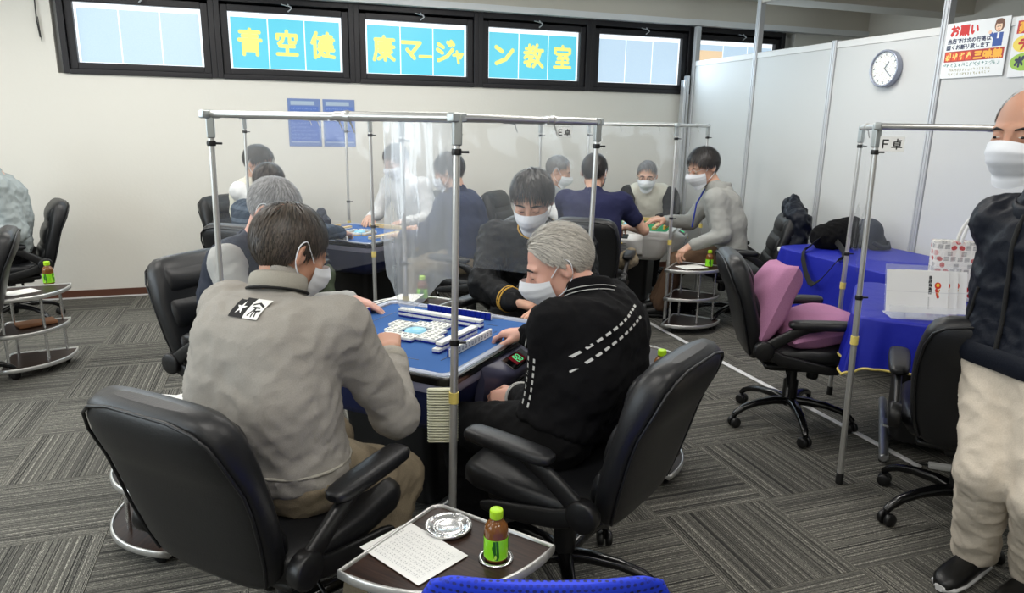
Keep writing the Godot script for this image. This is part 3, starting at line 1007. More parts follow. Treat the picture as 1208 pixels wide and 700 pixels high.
# ---------------------------------------------------------------- screen frames: poles, bars and clear vinyl
func pole_mesh(b: MB, a: Vector3, c: Vector3, r := 0.0125) -> void:
	b.tube([a, c], r, 12)

func screen_frame(label: String, feet: Array, tops: Array, bars: Array) -> Node3D:
	var t := thing("screen_frame", label, "frame", Vector3(feet[0].x, 0, feet[0].z), 0, "screen frames")
	var o := Vector3(feet[0].x, 0, feet[0].z)
	for k in feet.size():
		var f: Vector3 = feet[k] - o
		var h: Vector3 = tops[k] - o
		var b := MB.new()
		pole_mesh(b, f + Vector3(0, 0.01, 0), f.lerp(h, 0.55), 0.0125)
		pole_mesh(b, f.lerp(h, 0.5), h, 0.0105)
		var p := put(b, "pole", M.steel, t)
		var c := MB.new()
		c.lathe([Vector2(0.015, 0.0), Vector2(0.0165, 0.006), Vector2(0.0155, 0.045), Vector2(0.013, 0.05)], T(f), 12)
		put(c, "foot_cap", M.rubber, p)
		var j := MB.new()
		j.box(T(h + Vector3(0, -0.035, 0)), Vector3(0.027, 0.09, 0.027), 0.005)
		j.box(T(h + Vector3(0, 0.0, 0), Vector3(0, PI / 4, 0)), Vector3(0.075, 0.028, 0.026), 0.005)
		put(j, "corner_joint", M.bracket_metal, t)
		for hh in [0.935, 0.55]:
			var cl := MB.new()
			cl.lathe([Vector2(0.0145, -0.009), Vector2(0.016, 0.0), Vector2(0.0145, 0.009)], T(f.lerp(h, hh)), 12)
			cl.tube([f.lerp(h, hh), f.lerp(h, hh) + Vector3(0.035, 0.0, 0.01)], 0.004, 6)
			put(cl, "clamp", M.plastic_black, t)
		var ti := MB.new()
		ti.tube([f.lerp(h, hh_tie) + Vector3(0, -0.018, 0), f.lerp(h, hh_tie) + Vector3(0, 0.018, 0)], 0.0155, 12)
		put(ti, "tie", M.tape_yellow, t)
	for s in bars:
		var b := MB.new()
		var a: Vector3 = tops[s[0]] - o
		var c: Vector3 = tops[s[1]] - o
		pole_mesh(b, a, a.lerp(c, 0.62), 0.012)
		pole_mesh(b, a.lerp(c, 0.55), c, 0.0145)
		put(b, "top_bar", M.steel, t)
		var g := MB.new()
		g.lathe([Vector2(0.016, -0.012), Vector2(0.018, 0.0), Vector2(0.016, 0.012)], Transform3D(_frame((c - a).normalized()), a.lerp(c, 0.6)), 10)
		g.tube([a.lerp(c, 0.6), a.lerp(c, 0.6) + Vector3(0.02, -0.05, 0.0)], 0.003, 5)
		put(g, "bar_clamp", M.steel, t)
	return t
var hh_tie := 0.43

func vinyl(label: String, a: Vector3, b: Vector3, bottom: float, wave := 0.012, seed_ := 1, curl := 0.0) -> Node3D:
	var mb := MB.new()
	var n := FastNoiseLite.new()
	n.seed = seed_; n.frequency = 1.0
	var nu := 28; var nv := 14
	var side := (b - a).cross(Vector3.UP).normalized()
	for layer in 2:
		var pts := []
		for v in nv:
			for u in nu:
				var s := u / float(nu - 1)
				var f := v / float(nv - 1)
				var p := a.lerp(b, s)
				var low := bottom
				if curl > 0.0: low = bottom - 0.10 * sin(PI * clampf(s * 1.1, 0, 1))
				p.y = lerpf(a.y - 0.015, low, f)
				var off := n.get_noise_2d(s * 3.0, f * 0.9) * wave * (0.3 + f) + curl * sin(PI * s) * (0.3 + 0.7 * f)
				p += side * (off + 0.0004 * layer)
				pts.push_back(p - a)
		if layer == 0: mb.grid(pts, nu, nv)
	var o := put(mb, "vinyl_sheet", M.gathered_vinyl if curl > 0.0 else M.clear_vinyl, self, T(a))
	return meta(o, label, "vinyl sheet", "clear vinyl screens")

# ---------------------------------------------------------------- mahjong tables
const TH := 0.665      # felt height

func mahjong_table(label: String, c: Vector2, turn: float, look: Dictionary) -> Node3D:
	var t := thing("mahjong_table", label, "table", Vector3(c.x, 0, c.y), turn, "automatic mahjong tables")
	var A := 0.405
	var b := MB.new()                                     # tub below the top
	var rings := []
	for a in [[0.43, 0.30, 0.06], [0.445, 0.33, 0.07], [0.48, 0.355, 0.07], [0.60, 0.392, 0.07], [0.625, 0.396, 0.06]]:
		rings.push_back(b.rrect(T(), a[1], a[1], a[2], a[0]))
	b.loft(rings)
	put(b, "tub", look.tub, t)
	b = MB.new()                                          # pale band under the frame
	rings = []
	for a in [[0.61, 0.398, 0.06], [0.625, 0.402, 0.06], [0.645, 0.402, 0.05]]:
		rings.push_back(b.rrect(T(), a[1], a[1], a[2], a[0]))
	b.loft(rings)
	put(b, "side_band", look.band, t)
	b = MB.new()                                          # frame round the felt: outer black, inner bright lip
	rings = []
	for a in [[0.644, 0.405, 0.05], [0.668, 0.408, 0.05], [0.674, 0.404, 0.045], [0.674, 0.39, 0.04], [0.67, 0.386, 0.04]]:
		rings.push_back(b.rrect(T(), a[1], a[1], a[2], a[0]))
	b.loft(rings, false, false)
	put(b, "frame", look.frame, t)
	b = MB.new()
	rings = []
	for a in [[0.668, 0.388, 0.04], [0.676, 0.386, 0.04], [0.676, 0.366, 0.03], [0.664, 0.364, 0.03]]:
		rings.push_back(b.rrect(T(), a[1], a[1], a[2], a[0]))
	b.loft(rings, false, false)
	put(b, "inner_lip", look.lip, t)
	b = MB.new()
	b.box(T(Vector3(0, TH - 0.01, 0)), Vector3(0.74, 0.02, 0.74))
	var felt := put(b, "playing_mat", look.felt, t)
	# seams of the four lifting flaps
	b = MB.new()
	for k in 4:
		b.box(T(Vector3(0, TH + 0.0004, 0), Vector3(0, k * PI / 2, 0)) * T(Vector3(0.262, 0, 0.02)), Vector3(0.0035, 0.001, 0.42))
	put(b, "flap_seam", look.tub, felt)
	b = MB.new()                                          # dice window in the middle
	b.lathe([Vector2(0.045, 0.0), Vector2(0.045, 0.012), Vector2(0.038, 0.02), Vector2(0.02, 0.024), Vector2(0.008, 0.025)], T(Vector3(0, TH, 0)), 24, false, true)
	put(b, "dice_cover", look.dice, t)
	# control consoles on the sides
	for k in look.consoles:
		var xf := T(Vector3.ZERO, Vector3(0, k * PI / 2, 0))
		b = MB.new()
		rings = []
		for a in [[-0.19, 0.012], [-0.15, 0.055], [-0.10, 0.085], [0.10, 0.085], [0.15, 0.055], [0.19, 0.012]]:
			var ring := PackedVector3Array()
			for p in [[0.390, 0.648], [0.400 + a[1] * 0.25, 0.65], [0.400 + a[1] * 0.95, 0.618], [0.405 + a[1], 0.60], [0.400 + a[1] * 0.75, 0.50], [0.37, 0.47]]:
				ring.push_back(xf * Vector3(a[0], p[1], p[0]))
			rings.push_back(ring)
		b.loft(rings)
		var con := put(b, "console", look.console, t)
		b = MB.new()
		b.box(xf * T(Vector3(0.0, 0.634, 0.452), Vector3(0.46, 0, 0)), Vector3(0.165, 0.006, 0.062), 0.003)
		put(b, "screen", M.screen_dark, con)
		b = MB.new()
		b.box(xf * T(Vector3(0.0, 0.638, 0.4515), Vector3(0.46, 0, 0)), Vector3(0.085, 0.002, 0.044))
		put(b, "score_window", look.score, con)
		b = MB.new()
		for q in 2:                                       # two seven-segment eights
			for sg in [[0, 0.012, 1], [0, 0.0, 1], [0, -0.012, 1], [-1, 0.006, 0], [1, 0.006, 0], [-1, -0.006, 0], [1, -0.006, 0]]:
				var size := Vector3(0.012, 0.0015, 0.003) if sg[2] == 1 else Vector3(0.003, 0.0015, 0.0125)
				b.box(xf * T(Vector3(0.0, 0.6395, 0.4515), Vector3(0.46, 0, 0)) * T(Vector3(-0.011 + 0.023 * q + sg[0] * 0.0075, 0, sg[1] * 1.3)), size)
		put(b, "digits", M.digit_green, con)
		for q in 7:
			b = MB.new()
			b.box(xf * T(Vector3(0.0, 0.585 - q * 0.015, 0.487 - q * 0.0036), Vector3(-0.2, 0, 0)), Vector3(0.16, 0.006, 0.012), 0.002)
			put(b, "vent_slat", look.vent, con)
		b = MB.new()
		b.box(xf * T(Vector3(0.03, 0.583, 0.492)), Vector3(0.035, 0.012, 0.008), 0.002)
		put(b, "maker_plate", M.tape_yellow, con)
	b = MB.new()                                          # pedestal and feet
	rings = []
	for a in [[0.06, 0.20], [0.10, 0.205], [0.40, 0.21], [0.44, 0.24]]:
		rings.push_back(b.rrect(T(), a[1], a[1], 0.05, a[0]))
	b.loft(rings)
	put(b, "pedestal", look.leg, t)
	for s in [-1.0, 1.0]:
		b = MB.new()
		b.tube([Vector3(-0.40, 0.045, 0.22 * s), Vector3(-0.395, 0.045, 0.22 * s), Vector3(0.395, 0.045, 0.22 * s), Vector3(0.40, 0.045, 0.22 * s)], [0.014, 0.021, 0.021, 0.014], 12)
		var ft := put(b, "foot_bar", look.foot, t)
		for q in [-0.33, 0.33]:
			b = MB.new()
			b.lathe([Vector2(0.018, 0.0), Vector2(0.018, 0.012), Vector2(0.008, 0.014), Vector2(0.008, 0.03)], T(Vector3(q, 0, 0.22 * s)), 10)
			put(b, "foot_pad", M.rubber, ft)
	b = MB.new()
	b.box(T(Vector3(0, 0.06, 0)), Vector3(0.10, 0.03, 0.46), 0.008)
	put(b, "cross_bar", look.foot, t)
	return t

func table_looks() -> Dictionary:
	mat("digit_green", Color(0.35, 0.85, 0.6), 0.4)
	M.digit_green.emission_enabled = true
	M.digit_green.emission = Color(0.25, 0.8, 0.5)
	M.digit_green.emission_energy_multiplier = 0.7
	mat("score_red", Color(0.45, 0.10, 0.14), 0.2)
	mat("dice_blue", Color(0.55, 0.80, 0.90), 0.15)
	mat("lip_grey", Color(0.62, 0.64, 0.70), 0.3, 0.4)
	mat("frame_black", Color(0.035, 0.035, 0.045), 0.22)
	mat("band_lilac", Color(0.50, 0.50, 0.58), 0.3)
	mat("vent_black", Color(0.03, 0.03, 0.04), 0.4)
	mat("vent_grey", Color(0.62, 0.62, 0.62), 0.5)
	mat("pedestal_dark", Color(0.045, 0.045, 0.05), 0.5)
	var navy := {tub = M.table_navy, band = M.band_lilac, frame = M.frame_black, lip = M.lip_grey, felt = M.felt_blue, dice = M.dice_blue, console = M.table_purple, score = M.score_red, vent = M.vent_black, leg = M.pedestal_dark, foot = M.aluminium, consoles = [0]}
	var white := navy.duplicate()
	white.merge({tub = M.table_white, band = M.table_white, frame = M.table_white, lip = M.table_white, felt = M.felt_green, console = M.table_white, score = M.screen_dark, vent = M.vent_grey, consoles = [0, 3]}, true)
	return {navy = navy, white = white}

# ---------------------------------------------------------------- tiles
var tile0 := {}
func make_tile(face: String, back: String, marked: bool) -> Node3D:
	var t := Node3D.new()
	t.name = "mahjong_tile"
	var b := MB.new()          # lying on its back, face up: x width, z height
	b.box(T(Vector3(0, 0.0125, 0)), Vector3(0.0232, 0.011, 0.031), 0.0018)
	put(b, "face_block", M[face], t)
	b = MB.new()
	b.box(T(Vector3(0, 0.0035, 0)), Vector3(0.0234, 0.007, 0.0312), 0.0016)
	put(b, "back", M[back], t)
	if marked:
		b = MB.new()
		for q in [[-0.003, -0.006, 0.009, 0.0022], [0.003, -0.001, 0.0022, 0.012], [-0.001, 0.006, 0.010, 0.0022], [-0.005, 0.001, 0.002, 0.006]]:
			b.box(T(Vector3(q[0], 0.0183, q[1])), Vector3(q[2], 0.0008, q[3]))
		put(b, "engraving", M.tile_ink, t)
	return t

func tile(key: String, label: String, group: String, xf: Transform3D) -> void:
	if not tile0.has(key):
		var k := key.split("/")
		tile0[key] = make_tile(k[0], k[1], k.size() > 2)
	var o: Node3D = tile0[key].duplicate()
	o.name = numbered("mahjong_tile")
	add_child(o)
	o.transform = xf
	meta(o, label, "mahjong tile", group)

func tiles_main(tb: Node3D) -> void:
	var W := tb.transform
	var rng := RandomNumberGenerator.new()
	rng.seed = 11
	var y := TH + 0.001
	var st := 0.0238
	# hands: standing tiles; face away from the middle
	var up := Basis(Vector3(1, 0, 0), PI / 2)      # stands the tile: face to +z
	for k in 13:
		tile("tile_white/tile_blue/ink", "standing white mahjong tile with dark engraving facing the white-haired player", "tiles of the white-haired player", W * Transform3D(up, Vector3(-0.178 + k * st, y + 0.0156, 0.262)))
	for k in 13:
		tile("tile_white/tile_blue/ink", "standing blue-backed mahjong tile in front of the player in the black jacket", "tiles of the player in the black jacket", W * Transform3D(Basis(Vector3.UP, PI / 2) * up, Vector3(0.315, y + 0.0156, -0.14 + k * st * 1.03)))
	for k in 11:
		tile("tile_white/tile_blue/ink", "standing blue-backed mahjong tile in front of the grey-vested player", "tiles of the grey-vested player", W * Transform3D(Basis(Vector3.UP, PI) * up, Vector3(-0.10 + k * st, y + 0.0156, -0.335)))
	for k in 10:
		tile("tile_white/tile_blue/ink", "standing mahjong tile facing the player in the grey sweater", "tiles of the player in the grey sweater", W * Transform3D(Basis(Vector3.UP, -PI / 2) * up, Vector3(-0.315, y + 0.0156, -0.11 + k * st)))
	# walls, two high
	for k in 17:
		for q in 2:
			tile("tile_white/tile_blue", "white and blue mahjong tile stacked in the long double wall before the black jacket", "wall before the black jacket", W * Transform3D(Basis(Vector3.UP, PI / 2), Vector3(0.195 + rng.randf() * 0.002, y + q * 0.0183, -0.20 + k * st)))
	for k in 12:
		for q in 2:
			if q == 1 and k == 0: continue
			tile("tile_white/tile_blue", "white and blue mahjong tile stacked in the double wall beside the white-haired player's hand", "wall before the white-haired player", W * Transform3D(Basis.IDENTITY, Vector3(-0.165 + k * st, y + q * 0.0183, 0.205 + rng.randf() * 0.002)))
	# discards, face up round the middle
	for side in 4:
		for r in 3:
			for k in 6:
				if r == 2 and k > 2 + side % 2: continue
				tile("tile_white/tile_blue/ink", "white mahjong tile lying face up among the discards at the middle of the blue table", "discarded tiles", W * T(Vector3.ZERO, Vector3(0, side * PI / 2, 0)) * T(Vector3(-0.075 + k * st, y, 0.066 + r * 0.032), Vector3(0, rng.randf_range(-0.03, 0.03), 0)))

func tiles_far(tb: Node3D, face: String, label: String, group: String, n: int, hand_label: String) -> void:
	var W := tb.transform
	var y := TH + 0.001
	var up := Basis(Vector3(1, 0, 0), PI / 2)
	for side in 4:
		for k in n:
			tile(face + "/tile_cream/ink", hand_label, group + " in hand", W * T(Vector3.ZERO, Vector3(0, side * PI / 2, 0)) * Transform3D(up, Vector3(-0.15 + k * 0.0238, y + 0.0156, 0.31)))
		if side % 2 == 0:
			for k in n + 2:
				tile("tile_cream/" + face, label, group, W * T(Vector3.ZERO, Vector3(0, side * PI / 2, 0)) * T(Vector3(-0.18 + k * 0.0238, y, 0.24)))
		for k in 6:
			tile("tile_white/tile_cream/ink", "white tile lying face up, discarded, " + label.substr(label.find("on the")), group + " discarded", W * T(Vector3.ZERO, Vector3(0, side * PI / 2, 0)) * T(Vector3(-0.06 + k * 0.0238, y, 0.09)))

# ---------------------------------------------------------------- people
var head0: MB
var hands := {}

func make_head() -> MB:
	var f := Field.new(Vector3(-0.1, -0.14, -0.14), Vector3(0.1, 0.14, 0.13), 0.0052)
	var I := Basis.IDENTITY
	f.ell(Vector3(0, 0.03, 0.014), I, Vector3(0.075, 0.09, 0.096), 0.01)
	f.ell(Vector3(0, -0.03, -0.022), I, Vector3(0.062, 0.084, 0.068), 0.03)
	f.cap(Vector3(-0.042, -0.062, -0.01), Vector3(0, -0.098, -0.062), 0.022, 0.019, 0.03)
	f.cap(Vector3(0.042, -0.062, -0.01), Vector3(0, -0.098, -0.062), 0.022, 0.019, 0.03)
	for s in [-1.0, 1.0]:
		f.ell(Vector3(s * 0.03, 0.004, -0.098), I, Vector3(0.019, 0.012, 0.014), 0.01, true)
		f.ell(Vector3(s * 0.031, 0.001, -0.079), I, Vector3(0.0145, 0.0135, 0.0125), 0.004)
		f.cap(Vector3(s * 0.012, 0.023, -0.084), Vector3(s * 0.048, 0.02, -0.07), 0.008, 0.006, 0.012)
		f.ell(Vector3(s * 0.042, -0.026, -0.06), I, Vector3(0.02, 0.018, 0.018), 0.02)
		var eb := Basis.from_euler(Vector3(-0.25, s * 0.45, 0))
		f.ell(Vector3(s * 0.080, -0.004, 0.018), eb, Vector3(0.0085, 0.032, 0.019), 0.006)
		f.ell(Vector3(s * 0.087, 0.0, 0.014), eb, Vector3(0.006, 0.02, 0.010), 0.005, true)
		f.ell(Vector3(s * 0.010, -0.034, -0.095), I, Vector3(0.008, 0.007, 0.009), 0.006)
	f.cap(Vector3(0, 0.012, -0.086), Vector3(0, -0.028, -0.106), 0.008, 0.0115, 0.012)
	f.cap(Vector3(-0.016, -0.058, -0.083), Vector3(0.016, -0.058, -0.083), 0.007, 0.007, 0.008)
	f.cap(Vector3(-0.013, -0.068, -0.082), Vector3(0.013, -0.068, -0.082), 0.007, 0.007, 0.006)
	var mb := MB.new()
	f.mesh(mb)
	return mb

# right hand: wrist at the origin, fingers along -z, palm down, thumb towards -x
func make_hand(curl: float, spread := 0.1, thumb_in := 0.5) -> MB:
	var f := Field.new(Vector3(-0.09, -0.10, -0.20), Vector3(0.065, 0.04, 0.04), 0.0042)
	var xs := [-0.027, -0.009, 0.009, 0.026]
	var zs := [-0.082, -0.086, -0.082, -0.074]
	var ln := [[0.040, 0.026, 0.021], [0.044, 0.029, 0.022], [0.041, 0.027, 0.021], [0.032, 0.020, 0.019]]
	f.cap(Vector3(0, 0, 0.03), Vector3(0, 0, -0.01), 0.024, 0.024, 0.01)
	for k in 4:
		var root := Vector3(xs[k] * 0.6, 0, -0.012)
		var kn := Vector3(xs[k], 0.002, zs[k])
		f.cap(root, kn, 0.018, 0.0125, 0.012)
		var ang := 0.0
		var p := kn
		var yaw: float = -xs[k] / 0.027 * spread
		for j in 3:
			ang += curl * [0.55, 0.8, 0.5][j] * (1.0 + 0.08 * k)
			var d := Vector3(0, 0, -1).rotated(Vector3(1, 0, 0), -ang).rotated(Vector3.UP, yaw)
			var q: Vector3 = p + d * ln[k][j]
			f.cap(p, q, [0.0098, 0.0088, 0.0080][j] * (0.9 if k == 3 else 1.0), [0.0088, 0.0080, 0.0070][j] * (0.9 if k == 3 else 1.0), 0.003)
			p = q
	var a := Vector3(-0.018, -0.008, -0.016)
	var b := a + Vector3(-0.026, -0.012, -0.030)
	f.cap(a, b, 0.017, 0.0125, 0.012)
	var d1 := Vector3(-0.55 + 0.5 * thumb_in, -0.25 - 0.2 * thumb_in, -0.8).normalized()
	var c := b + d1 * 0.032
	f.cap(b, c, 0.0115, 0.0100, 0.004)
	var d2 := Vector3(-0.30 + 0.8 * thumb_in, -0.25 - 0.2 * thumb_in, -0.85).normalized()
	f.cap(c, c + d2 * 0.024, 0.0098, 0.0078, 0.003)
	var mb := MB.new()
	f.mesh(mb)
	return mb

func hand(kind: String) -> MB:
	if not hands.has(kind):
		match kind:
			"flat": hands[kind] = make_hand(0.32, 0.12, 0.2)
			"fist": hands[kind] = make_hand(1.65, 0.02, 1.0)
			_: hands[kind] = make_hand(0.85, 0.06, 0.6)
	return hands[kind]

func elbow(a: Vector3, c: Vector3, la: float, lb: float, pole: Vector3) -> Vector3:
	var d := c - a
	var l := minf(d.length(), (la + lb) * 0.995)
	var u := d.normalized()
	var x := (la * la - lb * lb + l * l) / (2.0 * l)
	var h := sqrt(maxf(la * la - x * x, 0.0))
	var w := (pole - u * pole.dot(u)).normalized()
	return a + u * x + w * h

func wrinkle(mb: MB, amp: float, seed_: int, freq := 9.0) -> void:
	var n := FastNoiseLite.new()
	n.seed = seed_; n.frequency = 1.0; n.noise_type = FastNoiseLite.TYPE_SIMPLEX_SMOOTH
	n.fractal_type = FastNoiseLite.FRACTAL_RIDGED
	n.fractal_octaves = 2
	var nn := mb.normals()
	for k in mb.v.size():
		var p := mb.v[k]
		var e := n.get_noise_3d(p.x * freq + p.y * 5.0, p.y * freq * 1.1 - p.x * 3.0 + p.z * 4.0, p.z * freq)
		mb.v[k] = p + nn[k] * amp * e

# a mesh patch laid on the surface of a field: walks from c + u,v along dir
func lay(f: Field, o: Vector3, c: Vector3, u: Vector3, v: Vector3, dir: Vector3, nu: int, nv: int, lift := 0.003) -> MB:
	var mb := MB.new()
	var pts := []
	for b in nv:
		for a in nu:
			var p := c + u * (a / float(nu - 1) - 0.5) + v * (b / float(nv - 1) - 0.5)
			pts.push_back(f.hit(p - dir * 0.3, dir, 0.6) - dir * lift - o)
	mb.grid(pts, nu, nv)
	return mb

func person(s: Dictionary) -> Dictionary:
	if head0 == null: head0 = make_head()
	var pel: Vector3 = s.pelvis
	var nk: Vector3 = s.neck
	var hd: Vector3 = s.head
	var o := Vector3(pel.x, 0, pel.z)
	var t := thing("person", s.label, "person", o, 0.0)
	var f2: Vector2 = s.face
	var F := Vector3(f2.x, 0, f2.y).normalized()
	var R := F.cross(Vector3.UP)
	var bulk: float = s.get("bulk", 1.0)
	var h: float = s.get("cell", 0.013)
	var up := (nk - pel).normalized()
	var mid: Vector3 = pel.lerp(nk, 0.45) - F * s.get("hunch", 0.03)
	var chest: Vector3 = pel.lerp(nk, 0.74) - F * s.get("hunch", 0.03) * 0.8
	var shw: float = s.get("shoulder", 0.175)
	var drop: float = s.get("drop", 0.06)
	var R2: Vector3 = (R + Vector3.UP * s.get("shrug", 0.0)).normalized()
	var sh := [nk - up * drop - R2 * shw + F * 0.02, nk - up * drop + R2 * shw + F * 0.02]
	var wr := [s.hand_l as Vector3, s.hand_r as Vector3]
	var el := []
	for k in 2:
		var sd := -1.0 if k == 0 else 1.0
		var pole: Vector3 = s.get("pole_l" if k == 0 else "pole_r", Vector3.DOWN + R * sd * 0.6 - F * 0.4)
		var ek := "elbow_l" if k == 0 else "elbow_r"
		el.push_back(s[ek] if s.has(ek) else elbow(sh[k], wr[k], 0.275, 0.245, pole))
	var hip := [pel - R * 0.088 - Vector3(0, 0.02, 0), pel + R * 0.088 - Vector3(0, 0.02, 0)]
	var an := [s.foot_l as Vector3, s.foot_r as Vector3]
	var kn := []
	var leg: float = s.get("leg", 0.395)
	for k in 2:
		kn.push_back(elbow(hip[k], an[k], leg, leg * 0.98, s.get("knee_pole", F + Vector3.UP * 0.5)))
	var lo := pel; var hi := pel
	for p in [nk + Vector3(0, 0.12, 0), sh[0], sh[1], el[0], el[1], wr[0], wr[1], hd]:
		lo = lo.min(p); hi = hi.max(p)
	lo -= Vector3(0.2, 0.2, 0.2); hi += Vector3(0.2, 0.12, 0.2)
	var gr := 0.0
	# ---- clothes: top
	var ft := Field.new(lo, hi, h)
	var vest: bool = s.has("vest")
	for sd in [-1.0, 1.0]:
		ft.cap(pel + R * 0.075 * sd, mid + R * 0.07 * sd, 0.118 * bulk, 0.112 * bulk, 0.06)
		ft.cap(mid + R * 0.07 * sd, chest + R * 0.075 * sd, 0.112 * bulk, 0.112 * bulk, 0.06)
	ft.cap(chest, nk - up * 0.02, 0.115 * bulk, 0.066, 0.06)
	ft.cap(nk - up * 0.02, nk.lerp(hd, s.get("nape", 0.12)), 0.066, 0.063, 0.02)
	for k in 2:
		if vest: ft.cap(chest + R * 0.06 * (-1 if k == 0 else 1), sh[k].lerp(nk, 0.38), 0.10 * bulk, 0.066 * bulk, 0.05)
		else: ft.cap(chest + R * 0.06 * (-1 if k == 0 else 1), sh[k], 0.10 * bulk, 0.07 * bulk, 0.05)
		if not vest:
			var sl: float = s.get("sleeve", 1.0)
			ft.cap(sh[k], el[k] if sl > 0.6 else sh[k].lerp(el[k], sl), 0.066 * bulk, 0.055 * bulk, 0.035)
			if sl > 0.6: ft.cap(el[k], el[k].lerp(wr[k], s.get("cuff", 0.93)), 0.054 * bulk, 0.040 * bulk, 0.025)
	ft.cut_below(pel + up * s.get("hem", -0.03) , (up + F * -0.15).normalized())
	var mb := MB.new()
	ft.mesh(mb)
	wrinkle(mb, s.get("fold", 0.006), 31)
	for k in mb.v.size(): mb.v[k] -= o
	var top := put(mb, s.get("top_name", "sweater"), s.vest if vest else s.top, t)
	if vest:
		var fs := Field.new(lo, hi, h)
		for k in 2:
			fs.cap(chest + R * 0.09 * (-1 if k == 0 else 1), sh[k], 0.06, 0.062, 0.03)
			fs.cap(sh[k], el[k], 0.064 * bulk, 0.052 * bulk, 0.035)
			fs.cap(el[k], el[k].lerp(wr[k], 0.93), 0.051 * bulk, 0.038 * bulk, 0.025)
		mb = MB.new()
		fs.mesh(mb)
		wrinkle(mb, s.get("fold", 0.006), 32)
		for k in mb.v.size(): mb.v[k] -= o
		put(mb, "shirt", s.top, t)
	# ---- trousers
	var l2 := pel; var h2 := pel
	for p in [kn[0], kn[1], an[0], an[1]]:
		l2 = l2.min(p); h2 = h2.max(p)
	var fl := Field.new(l2 - Vector3(0.2, 0.1, 0.2), h2 + Vector3(0.2, 0.2, 0.2), h * 1.05)
	for k in 2:
		var sd := -1.0 if k == 0 else 1.0
		fl.cap(pel + R * 0.065 * sd, hip[k], 0.100 * bulk, 0.098 * bulk, 0.05)
		fl.cap(hip[k], kn[k], 0.098 * bulk, 0.072 * bulk, 0.04)
		fl.cap(kn[k], an[k] + Vector3(0, 0.03, 0), 0.070 * bulk, 0.060 * bulk, 0.03)
	fl.cut_below(Vector3(0, minf(an[0].y, an[1].y) - 0.015, 0), Vector3.UP)
	mb = MB.new()
	fl.mesh(mb)
	wrinkle(mb, s.get("fold", 0.006), 33, 8.0)
	for k in mb.v.size(): mb.v[k] -= o
	put(mb, "trousers", s.trousers, t)
	# ---- shoes
	for k in 2:
		var sm := MB.new()
		var fd: Vector3 = s.get("foot_dir", F)
		fd = Vector3(fd.x, 0, fd.z).normalized()
		var sd2 := fd.cross(Vector3.UP)
		var rr := []
		var base: Vector3 = an[k] - o
		base.y = an[k].y - 0.07
		for a in [[-0.085, 0.012, 0.02, 0.03], [-0.08, 0.028, 0.036, 0.035], [-0.05, 0.035, 0.052, 0.05], [0.0, 0.036, 0.056, 0.052], [0.05, 0.040, 0.042, 0.04], [0.11, 0.045, 0.032, 0.032], [0.16, 0.040, 0.027, 0.028], [0.185, 0.025, 0.018, 0.022], [0.19, 0.01, 0.008, 0.02]]:
			rr.push_back(sm.sring(base + fd * a[0] + Vector3(0, a[3], 0), sd2 * a[1], Vector3(0, a[2], 0), 14, 2.6))
		sm.loft(rr)
		var shoe := put(sm, "shoe", s.get("shoes", M.shoe_black), t)
		var so := MB.new()
		rr = []
		for a in [[-0.088, 0.012], [-0.08, 0.032], [0.0, 0.040], [0.1, 0.048], [0.165, 0.042], [0.193, 0.012]]:
			rr.push_back(so.sring(base + fd * a[0] + Vector3(0, 0.011, 0), sd2 * a[1], Vector3(0, 0.011, 0), 10, 4.0))
		so.loft(rr)
		put(so, "sole", s.get("soles", M.rubber), shoe)
	# ---- the body itself: one mesh, skin
	var skin: Material = s.get("skin", M.skin)
	var lb := lo.min(l2 - Vector3(0.1, 0.1, 0.1)); var hb := hi.max(h2)
	var fb := Field.new(lb, hb, 0.017)
	fb.cap(pel, chest, 0.085, 0.09, 0.04)
	fb.cap(chest, nk, 0.08, 0.056, 0.04)
	for k in 2:
		fb.cap(chest, sh[k], 0.06, 0.05, 0.03)
		fb.cap(sh[k], el[k], 0.044, 0.039, 0.02)
		fb.cap(el[k], wr[k], 0.038, 0.0265, 0.015)
		fb.cap(pel, hip[k], 0.08, 0.075, 0.03)
		fb.cap(hip[k], kn[k], 0.072, 0.05, 0.03)
		fb.cap(kn[k], an[k], 0.05, 0.035, 0.02)
	mb = MB.new()
	fb.mesh(mb)
	var hs: float = s.get("head_size", 1.06)
	var look: Vector3 = (s.look as Vector3).normalized()
	var hb3: Basis = Basis.looking_at(look, (Vector3.UP + R * s.get("tilt", 0.0)).normalized()).scaled_local(Vector3(hs, hs, hs))
	var HX := Transform3D(hb3, hd)
	var fn := Field.new(nk.min(hd) - Vector3(0.12, 0.1, 0.12), nk.max(hd) + Vector3(0.12, 0.1, 0.12), 0.009)
	var hn := HX * Vector3(0, -0.03, 0.022)
	fn.cap(nk - up * 0.03, nk, 0.066, 0.058, 0.02)
	fn.cap(nk, hn, 0.056, 0.052, 0.03)
	fn.mesh(mb)
	mb.add(head0, HX)
	for k in 2:
		var kind: String = s.get("grip_l" if k == 0 else "grip_r", "curl")
		var fd: Vector3 = s.get("point_l" if k == 0 else "point_r", (wr[k] - el[k]).normalized() + Vector3(0, -0.1, 0))
		var pu: Vector3 = s.get("back_l" if k == 0 else "back_r", Vector3.UP)
		var hbz := Basis.looking_at(fd.normalized(), pu)
		if k == 0: hbz = hbz * Basis.from_scale(Vector3(-1, 1, 1))
		mb.add(hand(kind), Transform3D(hbz, wr[k]))
	for k in mb.v.size(): mb.v[k] -= o
	put(mb, "body", skin, t)
	# ---- hair, mask, glasses
	var HL := Transform3D(hb3, hd - o)
	if s.has("hair"): hair(t, HL, s.hair)
	if s.get("mask", true): mask(t, HL)
	if s.get("eyes", false): eyes(t, HL)
	else: brows(t, HL)
	if s.has("glasses"): glasses(t, HL, s.glasses)
	return {node = t, o = o, top = ft, sh = sh, el = el, wr = wr, F = F, R = R, up = up, nk = nk, chest = chest, mid = mid, HL = HL, kn = kn, pel = pel}

